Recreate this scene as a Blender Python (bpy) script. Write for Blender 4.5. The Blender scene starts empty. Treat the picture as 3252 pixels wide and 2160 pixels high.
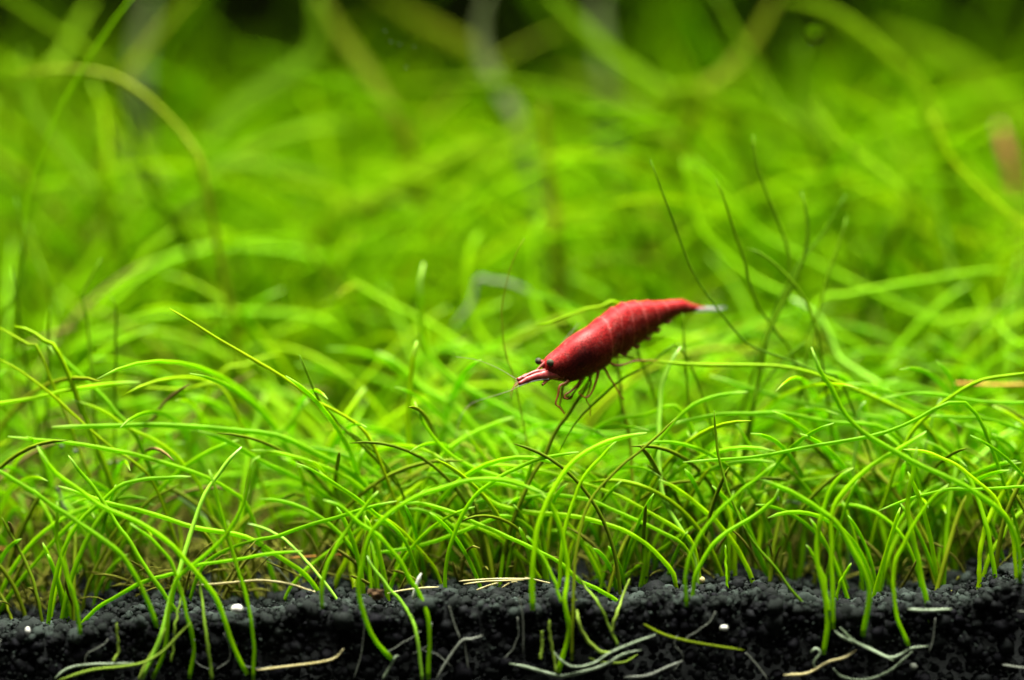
import bpy, math, random
from mathutils import Vector, Matrix, noise

# ------------------------------------------------------------------ camera
SC = bpy.context.scene
COL = SC.collection
PW, PH = 3252.0, 2160.0
CAM_D, CAM_Z, LENS, SENSOR = 0.290, 0.052, 105.0, 36.0
LOOK_Z = 0.0264
PITCH = math.atan2(CAM_Z - LOOK_Z, CAM_D)
KPX = SENSOR / LENS / PW
cam_data = bpy.data.cameras.new('camera')
cam_data.lens = LENS
cam_data.sensor_width = SENSOR
cam_data.sensor_fit = 'HORIZONTAL'
cam_data.clip_start = 0.005
cam_data.clip_end = 5.0
cam_data.dof.use_dof = True
cam_data.dof.focus_distance = math.hypot(CAM_D, CAM_Z - LOOK_Z) + 0.0065
cam_data.dof.aperture_fstop = 5.1
cam_data.dof.aperture_blades = 0
cam = bpy.data.objects.new('camera', cam_data)
cam.location = (0, -CAM_D, CAM_Z)
cam.rotation_euler = (math.pi / 2 - PITCH, 0, 0)
COL.objects.link(cam)
SC.camera = cam

# ------------------------------------------------------------------ light
world = bpy.data.worlds.new('World')
SC.world = world
world.use_nodes = True
bg = world.node_tree.nodes['Background']
bg.inputs[0].default_value = (0.95, 1.0, 0.90, 1)
bg.inputs[1].default_value = 0.12
ld = bpy.data.lights.new('aquarium_lamp', 'AREA')
ld.shape = 'RECTANGLE'
ld.size, ld.size_y = 0.32, 0.13
ld.energy = 1.62
ld.color = (1.0, 0.985, 0.93)
ld.spread = math.radians(58)
lamp = bpy.data.objects.new('aquarium_lamp', ld)
lamp.location = (0.01, 0.016, 0.23)
COL.objects.link(lamp)
SC.view_settings.view_transform = 'Standard'
SC.view_settings.look = 'None'
SC.view_settings.exposure = 0.0
SC.view_settings.gamma = 1.0
SC.view_settings.use_curve_mapping = False
SC.render.engine = 'CYCLES'
SC.cycles.use_denoising = True
SC.cycles.max_bounces = 10
SC.cycles.diffuse_bounces = 6
SC.cycles.transmission_bounces = 6
SC.cycles.transparent_max_bounces = 6
SC.cycles.sample_clamp_indirect = 4.0
SC.cycles.caustics_reflective = False
SC.cycles.caustics_refractive = False

# ------------------------------------------------------------------ mapping helpers
RND = random.Random(7)
CP = Vector((0, -CAM_D, CAM_Z))
FWD = Vector((0, math.cos(PITCH), -math.sin(PITCH)))
UPV = Vector((0, math.sin(PITCH), math.cos(PITCH)))

def ray(px, py):
    return FWD + Vector((1, 0, 0)) * ((px - PW / 2) * KPX) + UPV * ((PH / 2 - py) * KPX)

def at(px, py, y):
    d = ray(px, py)
    return CP + d * ((y - CP.y) / d.y)

def project(p):
    v = p - CP
    f = v.dot(FWD)
    return (PW / 2 + v.x / f / KPX, PH / 2 - v.dot(UPV) / f / KPX)

PXM = at(PW / 2 + 1, 1080, 0.0).x      # one photo pixel in metres at the front plane

RIM_PX = [(-900, 2010), (0, 2020), (200, 2020), (330, 1990), (500, 1975), (700, 1975), (880, 1960), (960, 1925), (1060, 1935),
          (1250, 1960), (1400, 1905), (1550, 1930), (1700, 1930), (1800, 1905), (1950, 1940), (2100, 1900), (2250, 1915),
          (2400, 1900), (2550, 1930), (2700, 1950), (2900, 1930), (3050, 1925), (3252, 1850), (4200, 1820)]
RIM = [at(a, b, 0.0) for a, b in RIM_PX]
RIM = [(p.x, p.z) for p in RIM]
RIM_MEAN = sum(z for _, z in RIM) / len(RIM)

def rim(x):
    if x <= RIM[0][0]:
        return RIM[0][1]
    for (a, za), (b, zb) in zip(RIM, RIM[1:]):
        if x <= b:
            t = (x - a) / (b - a)
            t = t * t * (3 - 2 * t)
            return za + (zb - za) * t
    return RIM[-1][1]

def ground(x, y):
    k = max(0.0, 1 - y / 0.03)
    base = RIM_MEAN + (rim(x) - RIM_MEAN) * (0.25 + 0.75 * k)
    n = noise.noise(Vector((x * 90, y * 90, 3.1))) * 0.0012 * min(1, y / 0.006)
    return base + 0.09 * y + 0.17 * max(0.0, y - 0.012) + n

def hit_ground(px, py):
    """depth at which the line of sight through a photo pixel meets the soil; None on the cut front face"""
    p = at(px, py, 0.0)
    if p.z < rim(p.x):
        return None
    y = 0.0
    while y < 0.15:
        p = at(px, py, y)
        if p.z <= ground(p.x, y):
            return y
        y += 0.0005
    return 0.15

# photo crops used while measuring: name -> (x0, y0, scale)
FR = {'A': (0, 1400, .4848), 'B': (1084, 1400, .4848), 'C': (2168, 1400, .4848),
      'ML': (0, 1100, .4591), 'MC': (1084, 1000, .4591), 'MR': (2168, 1100, .4591),
      'UL': (0, 720, .4591), 'UC': (1084, 400, .4591), 'UR': (2168, 720, .4591),
      'T1': (0, 0, .4591), 'T2': (1084, 0, .4591), 'T3': (2168, 0, .4591),
      'Z': (1550, 880, .3444), 'P': (0, 0, 1.0)}

def conv(fr, pts):
    x0, y0, s = FR[fr]
    return [(x0 + a * s, y0 + b * s) for a, b in pts]

def catmull(pts, n):
    """n+1 points evenly spaced along a smooth curve through pts"""
    if len(pts) == 2:
        return [pts[0].lerp(pts[1], i / n) for i in range(n + 1)]
    P = [pts[0] * 2 - pts[1]] + list(pts) + [pts[-1] * 2 - pts[-2]]
    dense = []
    for i in range(1, len(P) - 2):
        p0, p1, p2, p3 = P[i - 1], P[i], P[i + 1], P[i + 2]
        for k in range(10):
            t = k / 10
            dense.append(0.5 * ((2 * p1) + (p2 - p0) * t + (2 * p0 - 5 * p1 + 4 * p2 - p3) * t * t
                                + (3 * p1 - p0 - 3 * p2 + p3) * t ** 3))
    dense.append(P[-2])
    for _ in range(2):                                    # soften measuring jitter
        dense = [dense[0]] + [(dense[i - 1] + dense[i] * 2 + dense[i + 1]) / 4 for i in range(1, len(dense) - 1)] + [dense[-1]]
    acc = [0.0]
    for a, b in zip(dense, dense[1:]):
        acc.append(acc[-1] + (b - a).length)
    out, j = [], 0
    for i in range(n + 1):
        s = acc[-1] * i / n
        while j < len(acc) - 2 and acc[j + 1] < s:
            j += 1
        L = acc[j + 1] - acc[j]
        out.append(dense[j].lerp(dense[j + 1], 0 if L == 0 else (s - acc[j]) / L))
    return out

# ------------------------------------------------------------------ mesh helpers
def tube_data(path, radii, sides=7, flat=1.0, flat_dir=None, V=None, F=None, T=None, R=None, rnd=0.0):
    """append a swept (optionally flattened) tube with closed ends"""
    if V is None:
        V, F, T, R = [], [], [], []
    b0 = len(V)
    n = len(path)
    tan0 = (path[1] - path[0]).normalized()
    ref = flat_dir or Vector((0, 1, 0))
    side = tan0.cross(ref)
    if side.length < 1e-6:
        side = tan0.orthogonal()
    side.normalize()
    for i, p in enumerate(path):
        t = (path[min(i + 1, n - 1)] - path[max(i - 1, 0)])
        if t.length < 1e-12:
            t = tan0
        t = t.normalized()
        side = side - t * side.dot(t)
        if side.length < 1e-9:
            side = t.orthogonal()
        side.normalize()
        up = side.cross(t)
        r = radii[i] if isinstance(radii, (list, tuple)) else radii
        for k in range(sides):
            a = 2 * math.pi * k / sides
            V.append(p + side * (math.cos(a) * r) + up * (math.sin(a) * r * flat))
            T.append(i / (n - 1)); R.append(rnd)
    for i in range(n - 1):
        for k in range(sides):
            k2 = (k + 1) % sides
            F.append((b0 + i * sides + k, b0 + i * sides + k2, b0 + (i + 1) * sides + k2, b0 + (i + 1) * sides + k))
    F.append(tuple(b0 + k for k in reversed(range(sides))))
    F.append(tuple(b0 + (n - 1) * sides + k for k in range(sides)))
    return V, F, T, R

def make_mesh(name, V, F, mat, T=None, R=None, smooth=True):
    me = bpy.data.meshes.new(name)
    me.from_pydata([tuple(v) for v in V], [], F)
    if T is not None:
        a = me.attributes.new('along', 'FLOAT', 'POINT'); a.data.foreach_set('value', T)
    if R is not None:
        a = me.attributes.new('rnd', 'FLOAT', 'POINT'); a.data.foreach_set('value', R)
    me.materials.append(mat)
    if smooth:
        me.polygons.foreach_set('use_smooth', [True] * len(me.polygons))
    me.update()
    return me

def link(name, me, parent=None):
    o = bpy.data.objects.new(name, me)
    COL.objects.link(o)
    if parent is not None:
        o.parent = parent
        o.matrix_parent_inverse = Matrix.Translation(-parent.location)
    return o

def empty(name, loc):
    o = bpy.data.objects.new(name, None)
    o.empty_display_size = 0.002
    o.location = loc
    COL.objects.link(o)
    return o

def tag(o, label=None, cat=None, group=None, kind=None):
    if label: o['label'] = label
    if cat: o['category'] = cat
    if group: o['group'] = group
    if kind: o['kind'] = kind
    return o

# ------------------------------------------------------------------ materials
def new_mat(name):
    m = bpy.data.materials.new(name)
    m.use_nodes = True
    nt = m.node_tree
    for n in list(nt.nodes):
        nt.nodes.remove(n)
    out = nt.nodes.new('ShaderNodeOutputMaterial')
    return m, nt, out

def ramp(nt, stops):
    r = nt.nodes.new('ShaderNodeValToRGB')
    e = r.color_ramp.elements
    while len(e) < len(stops):
        e.new(0.5)
    for k, (p, c) in zip(e, stops):
        k.position = p; k.color = (*c, 1)
    return r

def attr(nt, name):
    a = nt.nodes.new('ShaderNodeAttribute'); a.attribute_name = name
    return a

def mixrgb(nt, fac, a, b, mode='MIX'):
    m = nt.nodes.new('ShaderNodeMix'); m.data_type = 'RGBA'; m.blend_type = mode
    for s, v in ((m.inputs[0], fac), (m.inputs[6], a), (m.inputs[7], b)):
        if hasattr(v, 'is_output'):
            nt.links.new(v, s)
        elif isinstance(v, (int, float)):
            s.default_value = v
        else:
            s.default_value = (*v, 1)
    return m.outputs[2]

def tex_noise(nt, scale, detail=3, rough=0.5, coord='Object'):
    tc = nt.nodes.new('ShaderNodeTexCoord')
    n = nt.nodes.new('ShaderNodeTexNoise')
    n.inputs['Scale'].default_value = scale
    n.inputs['Detail'].default_value = detail
    n.inputs['Roughness'].default_value = rough
    nt.links.new(tc.outputs[coord], n.inputs['Vector'])
    return n

def leaf_mat(name, stops, tip=None, trans=0.45, rough=0.45, spec=0.07, streak=0.25, tip_start=0.93, base=None):
    """thin living leaf: glossy skin over a body that also lets light through"""
    m, nt, out = new_mat(name)
    r = ramp(nt, stops)
    nt.links.new(attr(nt, 'rnd').outputs['Fac'], r.inputs['Fac'])
    col = r.outputs['Color']
    n = tex_noise(nt, 420, 3)
    rr = ramp(nt, [(0.3, (1 - streak,) * 3), (0.75, (1.0, 1.0, 1.0))])
    nt.links.new(n.outputs['Fac'], rr.inputs['Fac'])
    col = mixrgb(nt, 1.0, col, rr.outputs['Color'], 'MULTIPLY')
    al = attr(nt, 'along').outputs['Fac']
    if base:
        b = ramp(nt, [(0.0, (1, 1, 1)), (0.16, (0, 0, 0))])
        nt.links.new(al, b.inputs['Fac'])
        col = mixrgb(nt, b.outputs['Color'], col, base)
    if tip:
        t = ramp(nt, [(tip_start, (0, 0, 0)), (1.0, (1, 1, 1))])
        nt.links.new(al, t.inputs['Fac'])
        col = mixrgb(nt, t.outputs['Color'], col, tip)
    p = nt.nodes.new('ShaderNodeBsdfPrincipled')
    nt.links.new(col, p.inputs['Base Color'])
    p.inputs['Roughness'].default_value = rough
    p.inputs['Specular IOR Level'].default_value = spec
    p.inputs['Specular Tint'].default_value = (0.85, 1.0, 0.55, 1)
    tr = nt.nodes.new('ShaderNodeBsdfTranslucent')
    nt.links.new(col, tr.inputs['Color'])
    mx = nt.nodes.new('ShaderNodeMixShader')
    mx.inputs[0].default_value = trans
    nt.links.new(p.outputs[0], mx.inputs[1]); nt.links.new(tr.outputs[0], mx.inputs[2])
    nt.links.new(mx.outputs[0], out.inputs['Surface'])
    return m

def plain_mat(name, c0, c1, scale=900, rough=0.6, spec=0.3, bump=0.0, trans=0.0, alpha=1.0):
    m, nt, out = new_mat(name)
    n = tex_noise(nt, scale, 4, 0.6)
    r = ramp(nt, [(0.3, c0), (0.7, c1)])
    nt.links.new(n.outputs['Fac'], r.inputs['Fac'])
    p = nt.nodes.new('ShaderNodeBsdfPrincipled')
    nt.links.new(r.outputs['Color'], p.inputs['Base Color'])
    p.inputs['Roughness'].default_value = rough
    p.inputs['Specular IOR Level'].default_value = spec
    p.inputs['Alpha'].default_value = alpha
    if bump:
        b = nt.nodes.new('ShaderNodeBump')
        b.inputs['Strength'].default_value = bump
        b.inputs['Distance'].default_value = 0.0003
        nt.links.new(n.outputs['Fac'], b.inputs['Height'])
        nt.links.new(b.outputs[0], p.inputs['Normal'])
    sh = p.outputs[0]
    if trans:
        tr = nt.nodes.new('ShaderNodeBsdfTranslucent')
        nt.links.new(r.outputs['Color'], tr.inputs['Color'])
        mx = nt.nodes.new('ShaderNodeMixShader'); mx.inputs[0].default_value = trans
        nt.links.new(sh, mx.inputs[1]); nt.links.new(tr.outputs[0], mx.inputs[2])
        sh = mx.outputs[0]
    nt.links.new(sh, out.inputs['Surface'])
    return m

M = {}
M['grass'] = leaf_mat('grass_blade', [(0.0, (0.19, 0.44, 0.0003)), (0.45, (0.26, 0.56, 0.0003)), (0.8, (0.335, 0.65, 0.0005)), (1.0, (0.43, 0.66, 0.0005))],
                      tip=(0.42, 0.60, 0.12), trans=0.66, spec=0.14, rough=.42)
M['far'] = leaf_mat('dimmed_far_grass_blade', [(0.0, (0.14, 0.32, 0.0003)), (0.45, (0.205, 0.45, 0.0003)), (0.8, (0.275, 0.53, 0.0005)), (1.0, (0.35, 0.54, 0.0005))], trans=0.55, spec=0.03, rough=.55)  # grass green darkened to paint in the weaker lamplight at the back
M['mid'] = leaf_mat('soft_grass_blade', [(0.0, (0.19, 0.45, 0.0003)), (1.0, (0.30, 0.58, 0.001))], trans=0.5, spec=0.10, rough=.45)
M['pale'] = leaf_mat('pale_grass_blade', [(0.0, (0.28, 0.60, 0.03)), (1.0, (0.36, 0.66, 0.07))], tip=(0.5, 0.68, 0.25), trans=0.35)
M['dark'] = leaf_mat('shaded_grass_blade', [(0.0, (0.055, 0.14, 0.001)), (1.0, (0.10, 0.21, 0.001))], trans=0.20, rough=0.5, spec=0.08)  # darker copy of the grass green; the shade on these blades is painted in
M['olive'] = leaf_mat('olive_grass_blade', [(0.0, (0.10, 0.17, 0.004)), (1.0, (0.19, 0.25, 0.006))], trans=0.3)
M['yellow'] = leaf_mat('yellow_grass_blade', [(0.0, (0.23, 0.44, 0.001)), (1.0, (0.33, 0.48, 0.002))], trans=0.4)
M['stem'] = leaf_mat('buried_grass_stem', [(0.0, (0.15, 0.27, 0.02)), (1.0, (0.23, 0.34, 0.04))], trans=0.3)
M['root'] = plain_mat('pale_runner_root', (0.08, 0.12, 0.05), (0.27, 0.34, 0.21), 1500, 0.5, 0.4, trans=0.15)
M['rootlet'] = plain_mat('thin_rootlet', (0.09, 0.10, 0.07), (0.18, 0.20, 0.15), 1500, 0.6, 0.3)
M['straw'] = plain_mat('straw', (0.42, 0.36, 0.12), (0.66, 0.60, 0.30), 900, 0.6, 0.3, trans=0.25)
M['orange'] = plain_mat('orange_straw', (0.50, 0.20, 0.02), (0.62, 0.30, 0.05), 900, 0.6, 0.3, trans=0.25)
M['deadgrey'] = plain_mat('grey_dead_leaf', (0.10, 0.12, 0.06), (0.19, 0.22, 0.13), 500, 0.7, 0.2, trans=0.3)
M['brown'] = plain_mat('brown_dead_grass', (0.085, 0.055, 0.010), (0.18, 0.13, 0.025), 600, 0.8, 0.2, trans=0.2)
M['litter'] = plain_mat('olive_litter', (0.10, 0.10, 0.010), (0.22, 0.23, 0.025), 300, 0.8, 0.1, trans=0.3)
M['shell'] = plain_mat('shell_chip', (0.40, 0.40, 0.33), (0.66, 0.66, 0.58), 2000, 0.5, 0.2)
M['crumb'] = plain_mat('brown_crumb', (0.03, 0.018, 0.008), (0.11, 0.065, 0.03), 1800, 0.9, 0.1, bump=0.6)
M['wall'] = plain_mat('tank_back', (0.006, 0.009, 0.002), (0.050, 0.066, 0.004), 22, 0.7, 0.2)
M['broad'] = leaf_mat('broad_leaf', [(0.0, (0.085, 0.19, 0.0005)), (0.5, (0.13, 0.27, 0.0005)), (1.0, (0.20, 0.36, 0.001))], trans=0.45, rough=0.6, spec=0.04, streak=0.35)
M['broad_olive'] = leaf_mat('olive_broad_leaf', [(0.0, (0.085, 0.12, 0.001)), (1.0, (0.14, 0.19, 0.002))], trans=0.4, rough=0.6, spec=0.04, streak=0.35)
M['broad_grey'] = leaf_mat('greyish_broad_leaf', [(0.0, (0.075, 0.09, 0.035)), (1.0, (0.10, 0.14, 0.04))], trans=0.3, rough=0.6, spec=0.04, streak=0.3)
M['pink'] = leaf_mat('pinkish_leaf', [(0.0, (0.34, 0.06, 0.05)), (1.0, (0.38, 0.08, 0.06))], trans=0.3, rough=0.5, spec=0.3)

def soil_mat():
    m, nt, out = new_mat('soil_granules')
    r = ramp(nt, [(0.0, (0.002, 0.002, 0.003)), (0.45, (0.006, 0.008, 0.006)), (1.0, (0.032, 0.044, 0.034))])
    nt.links.new(attr(nt, 'rnd').outputs['Fac'], r.inputs['Fac'])
    n = tex_noise(nt, 2600, 4, 0.65)
    rr = ramp(nt, [(0.3, (0.55, 0.55, 0.55)), (0.75, (1.25, 1.25, 1.25))])
    nt.links.new(n.outputs['Fac'], rr.inputs['Fac'])
    col = mixrgb(nt, 1.0, r.outputs['Color'], rr.outputs['Color'], 'MULTIPLY')
    p = nt.nodes.new('ShaderNodeBsdfPrincipled')
    nt.links.new(col, p.inputs['Base Color'])
    p.inputs['Roughness'].default_value = 0.75
    p.inputs['Specular IOR Level'].default_value = 0.08
    b = nt.nodes.new('ShaderNodeBump'); b.inputs['Strength'].default_value = 0.7; b.inputs['Distance'].default_value = 0.00012
    nt.links.new(n.outputs['Fac'], b.inputs['Height']); nt.links.new(b.outputs[0], p.inputs['Normal'])
    nt.links.new(p.outputs[0], out.inputs['Surface'])
    return m
M['soil'] = soil_mat()

# ------------------------------------------------------------------ the setting: soil and tank back
X0, X1, YB, ZB = -0.115, 0.115, 0.165, -0.035
def build_soil():
    nx, ny = 150, 70
    V, F = [], []
    ys = [0.0006 + (YB - 0.0006) * (j / ny) ** 1.6 for j in range(ny + 1)]
    for j in range(ny + 1):
        for i in range(nx + 1):
            x = X0 + (X1 - X0) * i / nx
            V.append((x, ys[j], ground(x, ys[j]) - 0.0004))
    for j in range(ny):
        for i in range(nx):
            a = j * (nx + 1) + i
            F.append((a, a + 1, a + nx + 2, a + nx + 1))
    b = len(V)
    for i in range(nx + 1):
        x = X0 + (X1 - X0) * i / nx
        V.append((x, ys[0], ZB))
    for i in range(nx):
        F.append((b + i, b + i + 1, i + 1, i))
    c = len(V)
    V += [(X0, YB, ZB), (X1, YB, ZB)]
    F.append((b, c, c + 1, b + nx))                               # underside
    F.append(tuple([c] + [b] + [j * (nx + 1) for j in range(ny + 1)]))
    F.append(tuple([b + nx, c + 1] + [j * (nx + 1) + nx for j in range(ny, -1, -1)]))
    R = [0.3] * len(V)
    o = link('soil', make_mesh('soil', V, F, M['soil'], R=R))
    tag(o, 'black granular soil bed cut off flat along the front', kind='structure')
    return o
soil = build_soil()

ICO_V, ICO_F = None, None
def ico():
    import bmesh
    bm = bmesh.new()
    bmesh.ops.create_icosphere(bm, subdivisions=2, radius=1.0)
    bm.verts.ensure_lookup_table()
    V = [v.co.copy() for v in bm.verts]; F = [tuple(v.index for v in f.verts) for f in bm.faces]
    bm.free()
    return V, F
ICO_V, ICO_F = ico()

def granule_shape(rng):
    off = Vector((rng.uniform(0, 50), rng.uniform(0, 50), rng.uniform(0, 50)))
    s = Vector((rng.uniform(.85, 1.15), rng.uniform(.85, 1.1), rng.uniform(.7, 1.0)))
    out = []
    for v in ICO_V:
        k = 1 + 0.42 * noise.noise(v * 1.3 + off) + 0.2 * noise.noise(v * 3.5 + off)
        out.append(Vector((v.x * s.x, v.y * s.y, v.z * s.z)) * k)
    return out

def build_granules():
    rng = random.Random(11)
    shapes = [granule_shape(rng) for _ in range(14)]
    spots = []                                            # (pos, radius, tone, weight)
    pitch = 0.00080
    zlow = at(1626, 2160, 0).z - 0.004
    x = X0
    xa, xb = -0.066, 0.066
    # cut face against the front pane; its shade is painted in with darker tones
    row = 0
    z = zlow
    while z < 0.012:
        x = xa + (row % 2) * pitch / 2
        while x < xb:
            gx = x + rng.uniform(-.6, .6) * pitch
            gz = z + rng.uniform(-.6, .6) * pitch
            if gz < rim(gx) - 0.0002:
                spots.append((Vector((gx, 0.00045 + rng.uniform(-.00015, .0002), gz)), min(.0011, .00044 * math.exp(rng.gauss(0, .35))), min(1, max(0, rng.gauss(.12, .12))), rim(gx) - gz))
            x += pitch
        z += pitch * .87; row += 1
    # top surface, row by row from the rim back; lighter tones paint in lamplight
    y = 0.0004; row = 0
    while y < 0.030:
        x = xa - y * .2 + (row % 2) * pitch / 2
        while x < xb + y * .2:
            gx = x + rng.uniform(-.7, .7) * pitch; gy = max(0.0003, y + rng.uniform(-.7, .7) * pitch)
            rr = min(.0013, .00044 * math.exp(rng.gauss(0, .42)))
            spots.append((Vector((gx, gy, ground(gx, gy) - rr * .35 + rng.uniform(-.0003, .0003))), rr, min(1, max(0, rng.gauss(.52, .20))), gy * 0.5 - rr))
            x += pitch * (1 + y * 12)
        y += pitch * .9 * (1 + y * 12); row += 1
    def visible(p):
        q = project(p)
        return -20 < q[0] < PW + 20 and q[1] < PH + 10
    order = sorted(range(len(spots)), key=lambda i: (not visible(spots[i][0]), spots[i][3] + rng.uniform(0, .0008)))
    single = set(order[:300])
    meshes = []
    for k, sh in enumerate(shapes):
        for tone in (.25, .5, .8):
            meshes.append((k, tone, make_mesh('soil_granule', sh, ICO_F, M['soil'], R=[tone] * len(sh))))
    V, F, R = [], [], []
    for i, (p, r, tone, _) in enumerate(spots):
        rot = Matrix.Rotation(rng.uniform(0, 6.28), 4, Vector((rng.gauss(0, 1), rng.gauss(0, 1), rng.gauss(0, 1))).normalized())
        k = rng.randrange(len(shapes))
        if i in single:
            me = min((m for m in meshes if m[0] == k), key=lambda m: abs(m[1] - tone))[2]
            o = link('soil_granule', me, soil)
            o.matrix_local = Matrix.Translation(p) @ rot @ Matrix.Scale(r, 4)
            o.matrix_parent_inverse = Matrix()
        else:
            b = len(V)
            for v in shapes[k]:
                V.append(p + (rot @ (v * r)))
            R += [tone] * len(ICO_V)
            F += [(a + b, c + b, d + b) for a, c, d in ICO_F]
    o = link('soil_granules', make_mesh('soil_granules', V, F, M['soil'], R=R), soil)
    o['kind'] = 'stuff'
build_granules()

def build_dust():
    rg = random.Random(5)
    base = [Vector(v) for v in ((1,0,0),(-1,0,0),(0,1,0),(0,-1,0),(0,0,1),(0,0,-1))]
    fs = [(0,2,4),(2,1,4),(1,3,4),(3,0,4),(2,0,5),(1,2,5),(3,1,5),(0,3,5)]
    V, F, R = [], [], []
    for i in range(9000):
        x = rg.uniform(-.064, .064)
        if rg.random() < .72:
            y = .016 * rg.random() ** 1.5 + .0002
            p = Vector((x, y, ground(x, y) + rg.uniform(-.0001, .0005)))
        else:
            p = Vector((x, rg.uniform(-.0003, .0001), rim(x) - .009 * rg.random() ** 1.6))
        r = rg.uniform(.00006, .00020)
        b = len(V)
        q = Matrix.Rotation(rg.uniform(0, 6.28), 3, Vector((rg.gauss(0, 1), rg.gauss(0, 1), 1)).normalized())
        for v in base:
            V.append(p + q @ (v * (r * rg.uniform(.6, 1.3))))
        R += [min(1, max(0, rg.gauss(.45, .25)))] * 6
        F += [(a + b, c + b, d + b) for a, c, d in fs]
    o = link('soil_dust', make_mesh('soil_dust', V, F, M['soil'], R=R, smooth=False), soil)
    o['kind'] = 'stuff'
build_dust()

wall = link('wall_back', make_mesh('wall_back',
            [(sx * .26, y, z) for y in (.172, .176) for z in (ZB, .24) for sx in (-1, 1)],
            [(0, 1, 3, 2), (4, 6, 7, 5), (0, 4, 5, 1), (2, 3, 7, 6), (0, 2, 6, 4), (1, 5, 7, 3)], M['wall'], smooth=False))
tag(wall, 'dark back wall of the tank behind the plants', kind='structure')

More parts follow.
